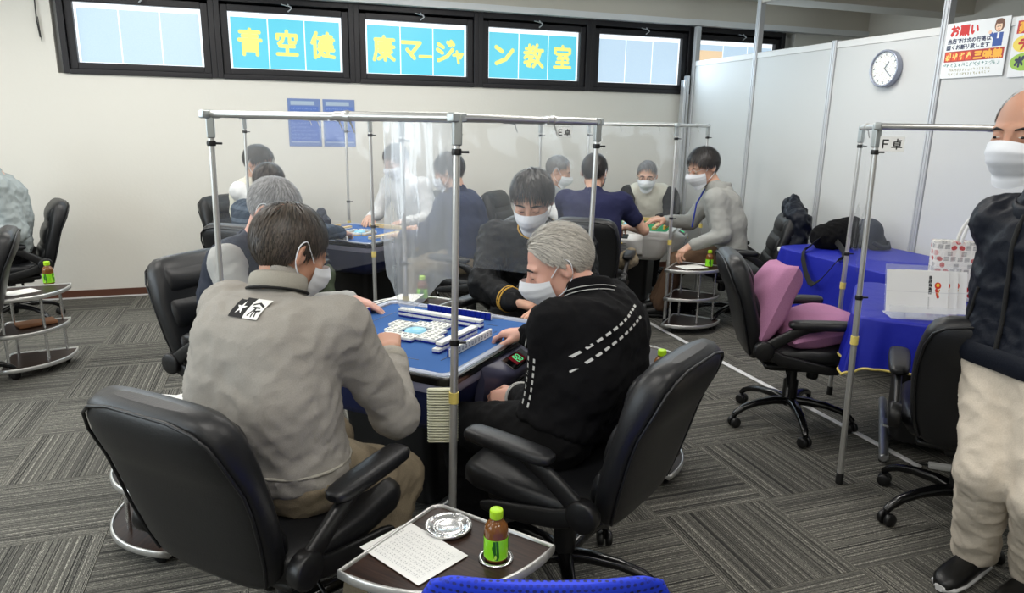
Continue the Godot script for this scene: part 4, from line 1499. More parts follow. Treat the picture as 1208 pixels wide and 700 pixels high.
func scalp(d: Vector3) -> Vector3:       # point of the skull in this direction
	var r := Vector3(0.0765, 0.0925, 0.098)
	return Vector3(0, 0.03, 0.014) + d / (d / r).length()

func hairline(az: float, spec: Dictionary) -> float:
	var a := absf(az)
	var pts := [[0.0, 0.083 + spec.get("recede", 0.0)], [0.5, 0.078 + spec.get("recede", 0.0)], [0.85, 0.05], [1.25, 0.032], [1.5, 0.008], [1.75, 0.028], [2.05, -0.025], [2.6, -0.06], [PI, -0.066]]
	for k in pts.size() - 1:
		if a <= pts[k + 1][0]: return lerpf(pts[k][1], pts[k + 1][1], (a - pts[k][0]) / (pts[k + 1][0] - pts[k][0]))
	return -0.066

func hair(t: Node3D, HX: Transform3D, s: Dictionary) -> void:
	var rng := RandomNumberGenerator.new()
	rng.seed = s.get("seed", 1)
	var mb := MB.new()
	var thick: float = s.get("thick", 0.012)
	var ca: Color = s.a
	var cb: Color = s.b
	if s.get("cap", true):
		var nu := 44; var nv := 24
		mb.col = ca.lerp(cb, 0.3)
		var base := mb.v.size()
		for v in nv + 1:
			var e := PI * v / nv
			for u in nu:
				var a := TAU * u / nu
				var d := Vector3(sin(e) * sin(a), cos(e), -sin(e) * cos(a))
				var p := scalp(d)
				var az := atan2(p.x, -(p.z - 0.014))
				var m := smoothstep(-0.012, 0.022, p.y - hairline(az, s))
				var q := Vector3(0, 0.03, 0.014) + (p - Vector3(0, 0.03, 0.014)) * lerpf(0.9, 1.0 + thick * 0.62 / 0.09, m)
				mb.pt(HX * q)
		for v in nv:
			for u in nu:
				var u2 := (u + 1) % nu
				mb.quad(base + v * nu + u, base + v * nu + u2, base + (v + 1) * nu + u2, base + (v + 1) * nu + u)
	var N: int = s.get("n", 1600)
	var crown: Vector3 = s.get("crown", Vector3(0.015, 0.115, 0.06))
	var L: float = s.get("len", 0.05)
	for k in N:
		var y := 1.0 - 2.0 * (k + 0.5) / N
		var rr := sqrt(1.0 - y * y)
		var d := Vector3(cos(k * 2.399963) * rr, y, sin(k * 2.399963) * rr)
		var p := scalp(d)
		var az := atan2(p.x, -(p.z - 0.014))
		if p.y < hairline(az, s) + rng.randf_range(-0.006, 0.004): continue
		if s.has("bald"):
			var bq: Vector3 = s.get("bald_at", Vector3(0, 0.115, 0.02))
			var bd := (p - bq).length()
			if bd < s.bald * (0.75 + 0.5 * rng.randf()) and rng.randf() > s.get("keep", 0.12): continue
		var nrm := ((p - Vector3(0, 0.03, 0.014)) / Vector3(0.0059, 0.0086, 0.0096)).normalized()
		var dir := (p - crown)
		dir = (dir - nrm * dir.dot(nrm)).normalized() + Vector3(0, -0.35, 0) + (s.get("comb", Vector3.ZERO) as Vector3)
		dir += Vector3(rng.randf_range(-1, 1), rng.randf_range(-1, 1), rng.randf_range(-1, 1)) * s.get("mess", 0.2)
		dir = (dir - nrm * dir.dot(nrm)).normalized()
		var len := L * rng.randf_range(0.7, 1.2)
		len *= lerpf(s.get("side", 0.45), 1.0, smoothstep(0.0, 0.09, p.y))
		mb.col = ca.lerp(cb, pow(rng.randf(), s.get("mix", 1.0)))
		var wd: Vector3 = dir.cross(nrm).normalized() * s.get("w", 0.0028)
		var prev := -1
		var cur := p
		for j in 5:
			var f := j / 4.0
			var lift: float = thick * (0.35 + 0.75 * sqrt(f)) * rng.randf_range(0.8, 1.15) + s.get("puff", 0.0) * f
			var dd := (cur - Vector3(0, 0.03, 0.014)).normalized()
			var sp := scalp(dd)
			var q := sp + ((sp - Vector3(0, 0.03, 0.014)) / Vector3(0.0059, 0.0086, 0.0096)).normalized() * lift
			var ww: Vector3 = wd * (1.0 - 0.85 * f)
			var ia := mb.pt(HX * (q - ww)); var ib := mb.pt(HX * (q + ww))
			if prev >= 0: mb.quad(prev, prev + 1, ib, ia)
			prev = ia
			var n2 := ((sp - Vector3(0, 0.03, 0.014)) / Vector3(0.0059, 0.0086, 0.0096)).normalized()
			dir = (dir + Vector3(0, -0.12, 0))
			dir = (dir - n2 * dir.dot(n2)).normalized()
			cur = sp + dir * len / 4.0
	mb.col = Color(1, 1, 1)
	put(mb, "hair", M.hair, t)

func face_r(az: float, y: float) -> Vector3:
	var c := Vector3(0, -0.03, -0.016)
	var yy := clampf((y - c.y) / 0.094, -0.70, 0.97)
	var k := sqrt(1.0 - yy * yy)
	return Vector3(sin(az) * 0.070 * k, y, c.z - cos(az) * 0.090 * k)

func mask(t: Node3D, HX: Transform3D) -> void:
	var nu := 25; var nv := 18
	var mb := MB.new()
	for layer in 2:
		var pts := []
		for v in nv:
			for u in nu:
				var az := lerpf(-1.32, 1.32, u / float(nu - 1))
				var f := v / float(nv - 1)
				var c := cos(az)
				var ytop := lerpf(-0.022, -0.003, pow(c, 4.0))
				var ybot := lerpf(-0.090, -0.130, c)
				var y := lerpf(ytop, ybot, f)
				var p := face_r(az, maxf(y, -0.112))
				p.y = y
				var out := 0.005 + 0.024 * exp(-az * az * 4.0) * exp(-pow((y + 0.03) / 0.06, 2.0)) + 0.006 * exp(-az * az * 1.5) * sin(PI * f) + 0.004 * smoothstep(0.6, 1.0, f) * c
				if f > 0.15 and f < 0.92: out += 0.0035 * fposmod(f * 4.0, 1.0) * cos(az)
				p += Vector3(sin(az), 0, -cos(az)) * (out - 0.0015 * layer)
				pts.push_back(HX * p)
		if layer == 0: mb.grid(pts, nu, nv)
		else:
			var rev := []
			for v in nv:
				for u in nu: rev.push_back(pts[v * nu + nu - 1 - u])
			mb.grid(rev, nu, nv)
	var m := put(mb, "face_mask", M.mask_white, t)
	for s in [-1.0, 1.0]:
		var lp := MB.new()
		lp.tube(smooth_path([HX * Vector3(s * 0.073, -0.014, -0.03), HX * Vector3(s * 0.083, 0.012, 0.0), HX * Vector3(s * 0.086, 0.03, 0.02), HX * Vector3(s * 0.088, 0.01, 0.038), HX * Vector3(s * 0.082, -0.03, 0.03), HX * Vector3(s * 0.074, -0.062, 0.0), HX * Vector3(s * 0.066, -0.078, -0.03)]), 0.0018, 6)
		put(lp, "ear_loop", M.mask_white, m)

func eyes(t: Node3D, HX: Transform3D) -> void:
	for s in [-1.0, 1.0]:
		var mb := MB.new()
		mb.loft(ball(HX * Vector3(s * 0.031, 0.001, -0.0835), HX.basis, Vector3(0.0115, 0.0032, 0.0095)))
		var e := put(mb, "eye", M.eye_white, t)
		mb = MB.new()
		mb.loft(ball(HX * Vector3(s * 0.033, 0.001, -0.0905), HX.basis, Vector3(0.005, 0.0034, 0.0035)))
		put(mb, "iris", M.eye_dark, e)
		mb = MB.new()
		mb.tube([HX * Vector3(s * 0.014, 0.019, -0.0935), HX * Vector3(s * 0.032, 0.0235, -0.0905), HX * Vector3(s * 0.052, 0.017, -0.077)], [0.002, 0.0042, 0.002], 6)
		put(mb, "eyebrow", M.brow, t)

func brows(t: Node3D, HX: Transform3D) -> void:      # lowered eyes: brows and lash lines only
	for s in [-1.0, 1.0]:
		var mb := MB.new()
		mb.tube([HX * Vector3(s * 0.014, 0.02, -0.0935), HX * Vector3(s * 0.032, 0.0245, -0.0905), HX * Vector3(s * 0.054, 0.018, -0.077)], [0.002, 0.0042, 0.002], 6)
		put(mb, "eyebrow", M.brow, t)
		mb = MB.new()
		mb.tube([HX * Vector3(s * 0.018, -0.005, -0.0885), HX * Vector3(s * 0.031, -0.0075, -0.0912), HX * Vector3(s * 0.045, -0.004, -0.083)], [0.0008, 0.0016, 0.001], 5)
		put(mb, "eyelash", M.brow, t)

func glasses(t: Node3D, HX: Transform3D, m: Material) -> void:
	var g := Node3D.new()
	g.name = "glasses"
	t.add_child(g, true)
	for s in [-1.0, 1.0]:
		var mb := MB.new()
		var path := []
		for k in 17:
			var a := TAU * k / 16
			path.push_back(HX * Vector3(s * (0.034 + 0.023 * cos(a)), 0.001 + 0.017 * sin(a), -0.106 + 0.010 * (0.5 + 0.5 * cos(a))))
		mb.tube(path, 0.0014, 5)
		put(mb, "rim", m, g)
		mb = MB.new()
		mb.tube([HX * Vector3(s * 0.057, 0.006, -0.096), HX * Vector3(s * 0.078, 0.008, -0.05), HX * Vector3(s * 0.083, 0.008, 0.015)], 0.0014, 5)
		put(mb, "temple", m, g)
	var br := MB.new()
	br.tube([HX * Vector3(-0.011, 0.004, -0.106), HX * Vector3(0, 0.007, -0.109), HX * Vector3(0.011, 0.004, -0.106)], 0.0014, 5)
	put(br, "bridge", m, g)

func ball(c: Vector3, b: Basis, r: Vector3, n := 12) -> Array:
	var rings := []
	for v in range(0, n / 2 + 1):
		var e := PI * v / (n / 2)
		var ring := PackedVector3Array()
		for u in n:
			var a := -TAU * u / n
			ring.push_back(c + b * Vector3(cos(a) * maxf(sin(e), 0.02) * r.x, -cos(e) * r.y, sin(a) * maxf(sin(e), 0.02) * r.z))
		rings.push_back(ring)
	return rings

# knitted collar or cuff: a short ribbed sleeve round an axis
func band(parent: Node, called: String, m: Material, o: Vector3, c: Vector3, axis: Vector3, r0: float, r1: float, hgt: float, front := Vector3.ZERO) -> void:
	var fr := _frame(axis.normalized())
	var mb := MB.new()
	var rings := []
	for k in [[0.0, 0.0], [0.12, 0.007], [0.5, 0.010], [0.88, 0.008], [1.0, 0.0], [0.9, -0.006], [0.5, -0.006], [0.1, -0.006]]:
		var ring := PackedVector3Array()
		for q in 28:
			var a := -TAU * q / 28
			var rd: float = lerpf(r0, r1, k[0]) + k[1]
			var p := c - o + fr * Vector3(cos(a) * rd, k[0] * hgt, sin(a) * rd)
			if front != Vector3.ZERO: p.y -= 0.03 * maxf(0.0, (p - c + o).normalized().dot(front))
			ring.push_back(p)
		rings.push_back(ring)
	rings.push_back(rings[0])
	mb.loft(rings, false, false)
	put(mb, called, m, parent)

func ring_lines(parent: Node, called: String, m: Material, o: Vector3, c: Vector3, axis: Vector3, r: float, n: int, step: float, thick := 0.0022) -> void:
	var fr := _frame(axis.normalized())
	for k in n:
		var path := []
		for q in 25:
			var a := TAU * q / 24
			path.push_back(c - o + fr * Vector3(cos(a) * r, k * step, sin(a) * r))
		var mb := MB.new()
		mb.tube(path, thick, 5, false)
		put(mb, called, m, parent)

func smooth_path(p: Array, n := 4) -> Array:
	var out := []
	for k in p.size() - 1:
		var a: Vector3 = p[maxi(k - 1, 0)]
		var d: Vector3 = p[mini(k + 2, p.size() - 1)]
		for q in n: out.push_back((p[k] as Vector3).cubic_interpolate(p[k + 1], a, d, q / float(n)))
	out.push_back(p[p.size() - 1])
	return out

func fabric(called: String, a: Color, b: Color, scale := 6.0, rough := 0.92, nscale := 0.4, freq := 0.25) -> StandardMaterial3D:
	var m := mat(called, Color(1, 1, 1), rough, 0.0, 0.3)
	m.albedo_texture = noise_tex(freq, called.length() * 7 + 1, false, 1.0, 192, FastNoiseLite.TYPE_SIMPLEX, ramp2(a, b, 0.25, 0.75))
	m.normal_enabled = true
	m.normal_texture = weave
	m.normal_scale = nscale
	triplanar(m, scale)
	return m
var weave: NoiseTexture2D

func stripes(called: String, cols: Array, along := Vector2(0, 1), scale := 8.0) -> StandardMaterial3D:
	var im := blank(64, 64, cols[0])
	for y in 64:
		for x in 64:
			var k := int((x * along.x + y * along.y) / 64.0 * cols.size() * 2.0) % cols.size()
			im.set_pixel(x, y, cols[k])
	var m := mat(called, Color(1, 1, 1), 0.9, 0.0, 0.3)
	m.albedo_texture = img_tex(im)
	triplanar(m, scale)
	return m

func people_materials() -> void:
	weave = noise_tex(0.35, 44, true, 3.0, 256, FastNoiseLite.TYPE_CELLULAR)
	for sk in [["skin", Color(0.80, 0.63, 0.54)], ["skin_tan", Color(0.73, 0.545, 0.45)], ["skin_pink", Color(0.83, 0.64, 0.57)]]:
		var m := mat(sk[0], sk[1], 0.55)
		m.subsurf_scatter_enabled = true
		m.subsurf_scatter_strength = 0.15
		m.normal_enabled = true
		m.normal_texture = noise_tex(0.15, 3, true, 2.0)
		m.normal_scale = 0.12
		triplanar(m, 12.0)
	var h := mat("hair", Color(1, 1, 1), 0.45)
	h.vertex_color_use_as_albedo = true
	mat("mask_white", Color(0.90, 0.91, 0.93), 0.9)
	M.mask_white.backlight_enabled = true
	M.mask_white.backlight = Color(0.2, 0.2, 0.2)
	mat("eye_white", Color(0.85, 0.83, 0.8), 0.2)
	mat("eye_dark", Color(0.05, 0.035, 0.03), 0.1)
	mat("brow", Color(0.07, 0.06, 0.055), 0.8)
	mat("shoe_black", Color(0.05, 0.05, 0.055), 0.4)
	mat("sole_white", Color(0.8, 0.8, 0.8), 0.6)
	fabric("knit_grey", Color(0.50, 0.485, 0.46), Color(0.70, 0.685, 0.655), 9.0, 0.95, 0.6, 0.4)
	fabric("rib_grey", Color(0.55, 0.54, 0.50), Color(0.68, 0.66, 0.62), 9.0)
	fabric("khaki", Color(0.50, 0.455, 0.375), Color(0.57, 0.52, 0.44), 4.0, 0.9, 0.2)
	fabric("beige_cotton", Color(0.76, 0.72, 0.66), Color(0.82, 0.78, 0.72), 4.0, 0.9, 0.2)
	fabric("knit_black", Color(0.035, 0.035, 0.042), Color(0.07, 0.07, 0.08), 7.0, 0.95, 0.6)
	fabric("black_cloth", Color(0.04, 0.04, 0.046), Color(0.06, 0.06, 0.066), 5.0)
	fabric("jacket_black", Color(0.055, 0.06, 0.068), Color(0.09, 0.095, 0.105), 3.0, 0.6, 0.2)
	fabric("jacket_navy", Color(0.065, 0.08, 0.115), Color(0.095, 0.11, 0.15), 3.0, 0.5, 0.15)
	fabric("vest_slate", Color(0.15, 0.17, 0.215), Color(0.20, 0.22, 0.27), 4.0, 0.7)
	fabric("shirt_pale_grey", Color(0.60, 0.60, 0.59), Color(0.70, 0.70, 0.69), 6.0)
	fabric("hoodie_grey", Color(0.58, 0.585, 0.57), Color(0.68, 0.68, 0.665), 7.0)
	fabric("sweat_pale", Color(0.55, 0.58, 0.58), Color(0.66, 0.69, 0.69), 7.0)
	fabric("tee_navy", Color(0.135, 0.145, 0.26), Color(0.17, 0.18, 0.30), 5.0)
	fabric("shirt_white", Color(0.84, 0.85, 0.85), Color(0.9, 0.9, 0.9), 4.0)
	fabric("cream_knit", Color(0.82, 0.81, 0.74), Color(0.88, 0.87, 0.82), 7.0)
	fabric("brown_cotton", Color(0.36, 0.28, 0.22), Color(0.43, 0.34, 0.27), 4.0, 0.9, 0.2)
	fabric("olive_cotton", Color(0.30, 0.34, 0.28), Color(0.37, 0.41, 0.34), 4.0, 0.9, 0.2)
	fabric("dark_blue_cloth", Color(0.15, 0.18, 0.27), Color(0.20, 0.23, 0.33), 5.0)
	fabric("pink_cotton", Color(0.655, 0.45, 0.58), Color(0.70, 0.495, 0.625), 3.0, 0.85, 0.15)
	stripes("shirt_striped", [Color(0.16, 0.21, 0.27), Color(0.16, 0.21, 0.27), Color(0.33, 0.38, 0.43)], Vector2(0, 1), 7.0)
	mat("stripe_yellow", Color(0.80, 0.62, 0.25), 0.9)
	mat("cord_white", Color(0.75, 0.75, 0.74), 0.9)
	mat("lanyard_blue", Color(0.10, 0.20, 0.62), 0.6)
	mat("piping_black", Color(0.05, 0.05, 0.05), 0.8)

func people() -> void:
	people_materials()
	var BLK := Color(0.012, 0.011, 0.012)
	var DRK := Color(0.045, 0.04, 0.038)
	# --- player in the grey sweater, back to us
	var p := person({label = "seated man in a grey sweater with a star patch on his back", pelvis = Vector3(-0.03, 0.575, -1.89), neck = Vector3(-0.005, 1.005, -1.99), head = Vector3(0.035, 1.125, -2.05),
		face = Vector2(0.66, -0.75), look = Vector3(0.78, -0.42, -0.50), elbow_r = Vector3(0.30, 0.655, -1.93), cuff = 0.84, hand_r = Vector3(0.325, 0.775, -2.16), hand_l = Vector3(0.09, 0.72, -2.56), pole_r = Vector3(0.9, -0.7, 0.75), foot_r = Vector3(0.19, 0.08, -1.86), foot_l = Vector3(0.02, 0.08, -2.22),
		point_r = Vector3(0.1, 0.28, -1.0), top = M.knit_grey, trousers = M.khaki, nape = 0.42, bulk = 1.14, hunch = 0.06, shoulder = 0.185, fold = 0.007, cell = 0.010, skin = M.skin_tan, hem = -0.05, head_size = 1.07, grip_r = "fist",
		hair = {a = Color(0.012, 0.010, 0.009), b = Color(0.10, 0.078, 0.06), n = 9000, len = 0.045, thick = 0.009, cap = false, w = 0.0024, bald = 0.055, keep = 0.4, side = 0.8, bald_at = Vector3(-0.01, 0.11, 0.06), seed = 3, crown = Vector3(0.0, 0.12, 0.05), mess = 0.15}})
	grey_sweater_details(p)
	# --- white-haired player in the black cardigan
	p = person({label = "seated white-haired man in a black cardigan with white dashes", pelvis = Vector3(0.85, 0.575, -1.93), neck = Vector3(0.955, 0.945, -2.015), head = Vector3(0.87, 1.035, -2.115),
		face = Vector2(-0.60, -0.80), look = Vector3(-0.88, -0.38, -0.30), hand_r = Vector3(0.87, 0.715, -2.42), hand_l = Vector3(0.755, 0.575, -2.16), pole_l = Vector3(-0.1, -1.0, 1.0), pole_r = Vector3(0.8, -0.8, 0.2), foot_l = Vector3(0.62, 0.08, -2.22), foot_r = Vector3(0.80, 0.08, -2.36),
		point_r = Vector3(-0.55, -0.12, -0.6), point_l = Vector3(-0.75, -0.25, -0.35), back_l = Vector3(-0.2, 0.6, 0.7), grip_l = "fist", grip_r = "curl", top = M.knit_black, trousers = M.black_cloth, bulk = 1.10, hunch = 0.05, fold = 0.008, cell = 0.010, skin = M.skin_pink, shoulder = 0.18, top_name = "cardigan",
		hair = {a = Color(0.20, 0.19, 0.17), b = Color(0.66, 0.62, 0.55), n = 8000, len = 0.05, thick = 0.010, w = 0.002, seed = 5, crown = Vector3(0.0, 0.085, -0.10), mess = 0.32, comb = Vector3(0, 0.0, 0.3), mix = 0.7, puff = 0.003, side = 0.4}})
	cardigan_details(p)
	# --- grey-vested player
	p = person({label = "seated grey-haired man in a dark vest over pale grey sleeves", pelvis = Vector3(-0.16, 0.575, -3.28), neck = Vector3(-0.08, 0.985, -3.10), head = Vector3(0.0, 1.125, -3.02),
		face = Vector2(0.76, 0.64), look = Vector3(0.80, -0.55, 0.28), hand_l = Vector3(0.30, 0.72, -3.09), hand_r = Vector3(0.10, 0.70, -2.85), pole_l = Vector3(-0.2, -1.0, -0.3), pole_r = Vector3(-0.4, -0.9, 0.5), foot_l = Vector3(0.15, 0.08, -3.1), foot_r = Vector3(0.05, 0.08, -2.95), point_l = Vector3(0.8, -0.25, 0.2), grip_l = "flat", grip_r = "flat", top = M.shirt_pale_grey, vest = M.vest_slate, trousers = M.olive_cotton, top_name = "vest", bulk = 1.08, skin = M.skin_pink,
		hair = {a = Color(0.14, 0.14, 0.145), b = Color(0.42, 0.42, 0.42), n = 3000, len = 0.032, thick = 0.008, w = 0.0022, seed = 7, mess = 0.3}})
	band(p.node, "shirt_collar", M.vest_slate, p.o, p.nk - p.up * 0.02, p.up, 0.075, 0.07, 0.05)
	# --- player in the black jacket
	p = person({label = "seated black-haired man in a black jacket with yellow striped cuffs", pelvis = Vector3(1.24, 0.575, -3.32), neck = Vector3(1.20, 0.985, -3.19), head = Vector3(1.135, 1.14, -3.10),
		face = Vector2(-0.55, 0.83), look = Vector3(-0.46, -0.42, 0.80), hand_r = Vector3(0.985, 0.715, -2.90), hand_l = Vector3(1.12, 0.71, -2.80), pole_r = Vector3(-0.9, -0.7, -0.5), pole_l = Vector3(1.0, -0.6, 0.0), foot_l = Vector3(1.12, 0.08, -2.95), foot_r = Vector3(0.95, 0.08, -3.05),
		point_r = Vector3(0.75, -0.2, 0.35), point_l = Vector3(-0.8, -0.2, 0.3), grip_r = "flat", grip_l = "flat", top = M.jacket_black, trousers = M.black_cloth, top_name = "jacket", bulk = 1.24, shoulder = 0.20, fold = 0.011, cell = 0.010, head_size = 1.08,
		hair = {a = BLK, b = DRK, n = 4200, len = 0.055, thick = 0.02, w = 0.003, seed = 9, mess = 0.18, comb = Vector3(0, -0.1, -0.2)}})
	black_jacket_details(p)
	# --- far navy table
	p = person({label = "seated man in a striped dark shirt reaching over the navy table by the back wall", pelvis = Vector3(-0.05, 0.575, -4.72), neck = Vector3(-0.06, 0.95, -4.86), head = Vector3(-0.02, 1.075, -4.92), face = Vector2(0.6, -0.8), look = Vector3(0.55, -0.4, -0.75),
		hand_r = Vector3(0.44, 0.72, -5.08), hand_l = Vector3(0.1, 0.70, -5.22), foot_l = Vector3(0.0, 0.08, -5.05), foot_r = Vector3(0.3, 0.08, -4.85), top = M.shirt_striped, trousers = M.olive_cotton, cell = 0.016, top_name = "shirt", bulk = 1.1,
		hair = {a = BLK, b = Color(0.1, 0.085, 0.075), n = 1800, len = 0.05, thick = 0.014, w = 0.003, seed = 11}})
	p = person({label = "seated dark-haired person in a cream vest beside the striped-shirt player", pelvis = Vector3(-0.12, 0.575, -5.95), neck = Vector3(-0.14, 1.02, -5.86), head = Vector3(-0.09, 1.16, -5.80), face = Vector2(0.75, 0.66), look = Vector3(0.8, -0.35, 0.3),
		hand_r = Vector3(0.18, 0.70, -5.55), hand_l = Vector3(0.28, 0.70, -5.75), foot_l = Vector3(0.2, 0.08, -5.8), foot_r = Vector3(0.1, 0.08, -5.65), top = M.shirt_white, vest = M.cream_knit, trousers = M.dark_blue_cloth, cell = 0.017, top_name = "vest",
		hair = {a = BLK, b = DRK, n = 1500, len = 0.06, thick = 0.017, w = 0.003, seed = 12}})
	p = person({label = "seated player in a white shirt at the navy table by the back wall", pelvis = Vector3(1.2, 0.575, -6.05), neck = Vector3(1.06, 1.03, -6.0), head = Vector3(0.98, 1.17, -5.97), face = Vector2(-0.75, 0.66), look = Vector3(-0.75, -0.4, 0.45),
		hand_r = Vector3(0.74, 0.72, -5.86), hand_l = Vector3(0.98, 0.70, -5.68), foot_l = Vector3(0.9, 0.08, -5.7), foot_r = Vector3(0.8, 0.08, -5.85), top = M.shirt_white, trousers = M.dark_blue_cloth, cell = 0.017, top_name = "shirt", grip_r = "flat",
		hair = {a = BLK, b = DRK, n = 1500, len = 0.055, thick = 0.016, w = 0.003, seed = 13}})
	p = person({label = "seated player in dark blue at the navy table by the back wall", pelvis = Vector3(1.28, 0.575, -4.78), neck = Vector3(1.24, 1.0, -4.90), head = Vector3(1.19, 1.145, -4.97), face = Vector2(-0.75, -0.66), look = Vector3(-0.7, -0.35, -0.6),
		hand_r = Vector3(1.02, 0.72, -5.22), hand_l = Vector3(0.85, 0.70, -5.0), foot_l = Vector3(0.9, 0.08, -4.9), foot_r = Vector3(1.0, 0.08, -5.1), top = M.dark_blue_cloth, trousers = M.khaki, cell = 0.017, top_name = "shirt",
		hair = {a = BLK, b = DRK, n = 1500, len = 0.06, thick = 0.016, w = 0.003, seed = 14}})
	# --- white table
	p = person({label = "seated man in a navy T-shirt with his back turned at the white table", pelvis = Vector3(2.16, 0.575, -4.62), neck = Vector3(2.20, 1.00, -4.72), head = Vector3(2.23, 1.15, -4.78), face = Vector2(0.55, -0.83), look = Vector3(0.62, -0.25, -0.75),
		hand_r = Vector3(2.56, 0.73, -4.84), hand_l = Vector3(2.3, 0.70, -5.12), pole_r = Vector3(0.8, -0.8, 0.6), foot_l = Vector3(2.2, 0.08, -5.0), foot_r = Vector3(2.45, 0.08, -4.85), top = M.tee_navy, trousers = M.black_cloth, cell = 0.014, top_name = "t_shirt", sleeve = 0.55, shoulder = 0.20, bulk = 1.12,
		hair = {a = BLK, b = DRK, n = 1800, len = 0.045, thick = 0.014, w = 0.003, seed = 15}})
	p = person({label = "seated man in a cream vest and glasses facing the room at the white table", pelvis = Vector3(3.42, 0.575, -6.0), neck = Vector3(3.32, 0.93, -5.92), head = Vector3(3.25, 1.045, -5.84), face = Vector2(-0.55, 0.83), look = Vector3(-0.52, -0.22, 0.80),
		hand_r = Vector3(3.02, 0.72, -5.60), hand_l = Vector3(3.2, 0.70, -5.5), foot_l = Vector3(3.2, 0.08, -5.6), foot_r = Vector3(3.0, 0.08, -5.7), top = M.black_cloth, vest = M.cream_knit, trousers = M.black_cloth, cell = 0.016, top_name = "vest", eyes = true, glasses = M.brow, shoulder = 0.19, bulk = 1.1,
		hair = {a = Color(0.10, 0.10, 0.105), b = Color(0.25, 0.25, 0.26), n = 1800, len = 0.035, thick = 0.01, w = 0.003, seed = 16}})
	p = person({label = "seated young man in a pale grey hoodie and brown trousers, in profile", pelvis = Vector3(3.30, 0.575, -4.58), neck = Vector3(3.19, 1.03, -4.67), head = Vector3(3.10, 1.19, -4.72), face = Vector2(-0.86, -0.5), look = Vector3(-0.86, -0.30, 0.03),
		hand_r = Vector3(2.90, 0.77, -4.90), hand_l = Vector3(2.93, 0.62, -4.55), pole_l = Vector3(0.2, -1.0, 0.5), foot_l = Vector3(2.88, 0.08, -4.82), foot_r = Vector3(2.95, 0.08, -5.0), top = M.hoodie_grey, trousers = M.brown_cotton, cell = 0.014, top_name = "hoodie", grip_r = "flat", point_l = Vector3(-0.8, -0.5, 0.0), shoulder = 0.18, bulk = 1.08, cuff = 0.86, head_size = 1.14,
		glasses = M.cord_white, hair = {a = BLK, b = DRK, n = 2600, len = 0.055, thick = 0.019, w = 0.003, seed = 17, comb = Vector3(0, -0.1, -0.15)}})
	band(p.node, "hood", M.hoodie_grey, p.o, p.nk - p.up * 0.03 - p.F * 0.02, p.up - p.F * 0.35, 0.085, 0.075, 0.085)
	var b := MB.new()
	b.loft(ball(p.nk - p.o - p.F * 0.085 - p.up * 0.01, Basis(p.R, p.up, -p.F), Vector3(0.10, 0.055, 0.05), 16))
	put(b, "hood_fold", M.hoodie_grey, p.node)
	b = MB.new()
	b.tube([p.nk + p.F * 0.075 - p.o + Vector3(0, 0.0, 0), p.nk + p.F * 0.13 - p.o - Vector3(0, 0.12, 0), p.nk + p.F * 0.15 - p.o - Vector3(0, 0.3, 0)], 0.006, 6)
	put(b, "lanyard", M.lanyard_blue, p.node)
	p = person({label = "seated older masked man in a white shirt at the white table", pelvis = Vector3(2.22, 0.575, -6.0), neck = Vector3(2.30, 0.96, -5.90), head = Vector3(2.37, 1.09, -5.82), face = Vector2(0.75, 0.66), look = Vector3(0.82, -0.3, 0.35),
		hand_r = Vector3(2.55, 0.71, -5.55), hand_l = Vector3(2.65, 0.70, -5.72), foot_l = Vector3(2.5, 0.08, -5.8), foot_r = Vector3(2.4, 0.08, -5.65), top = M.shirt_white, trousers = M.black_cloth, cell = 0.017, top_name = "shirt",
		hair = {a = Color(0.05, 0.05, 0.05), b = Color(0.2, 0.19, 0.18), n = 1500, len = 0.035, thick = 0.009, w = 0.003, seed = 18, recede = 0.015}})
	# --- standing man
	p = person({label = "standing man in a navy jacket and beige trousers beside the blue-covered table", pelvis = Vector3(2.23, 0.80, -1.51), neck = Vector3(2.24, 1.29, -1.53), head = Vector3(2.06, 1.475, -1.51), drop = 0.09, face = Vector2(-0.99, -0.08), look = Vector3(-0.96, -0.08, 0.16),
		hand_r = Vector3(2.40, 0.77, -1.64), hand_l = Vector3(2.40, 0.76, -1.24), pole_r = Vector3(1.0, -0.2, 0.1), foot_l = Vector3(2.26, 0.08, -1.38), foot_r = Vector3(2.19, 0.08, -1.53), knee_pole = Vector3(-0.8, 0, 0.6), foot_dir = Vector3(-0.92, 0, 0.2), leg = 0.40, top = M.jacket_navy, trousers = M.beige_cotton, top_name = "jacket", bulk = 1.10, shoulder = 0.145, fold = 0.008, hunch = 0.02, eyes = true, hem = -0.06, cell = 0.010, head_size = 1.1, soles = M.sole_white, skin = M.skin_tan,
		hair = {a = Color(0.10, 0.095, 0.09), b = Color(0.3, 0.29, 0.28), n = 3600, len = 0.014, thick = 0.003, cap = false, w = 0.0018, seed = 19, bald = 0.075, bald_at = Vector3(0, 0.11, -0.02), recede = 0.02}})
	navy_jacket_details(p)
	# --- person at the left edge
	p = person({label = "person in a pale grey hooded sweatshirt on the chair by the back wall", pelvis = Vector3(-1.82, 0.575, -5.90), neck = Vector3(-1.83, 1.06, -5.88), head = Vector3(-1.91, 1.20, -5.84), face = Vector2(-0.93, 0.36), look = Vector3(-0.9, -0.3, 0.2),
		hand_r = Vector3(-2.17, 0.72, -6.0), hand_l = Vector3(-1.93, 0.69, -5.58), elbow_l = Vector3(-1.69, 0.70, -5.70), foot_l = Vector3(-2.17, 0.08, -5.73), foot_r = Vector3(-2.22, 0.08, -5.9), top = M.sweat_pale, trousers = M.black_cloth, cell = 0.012, top_name = "hoodie", bulk = 1.16, fold = 0.012,
		hair = {a = BLK, b = DRK, n = 1200, len = 0.05, thick = 0.014, w = 0.003, seed = 20}})
	band(p.node, "hood", M.sweat_pale, p.o, p.nk - p.up * 0.05, p.up - p.F * 0.35, 0.095, 0.08, 0.09)

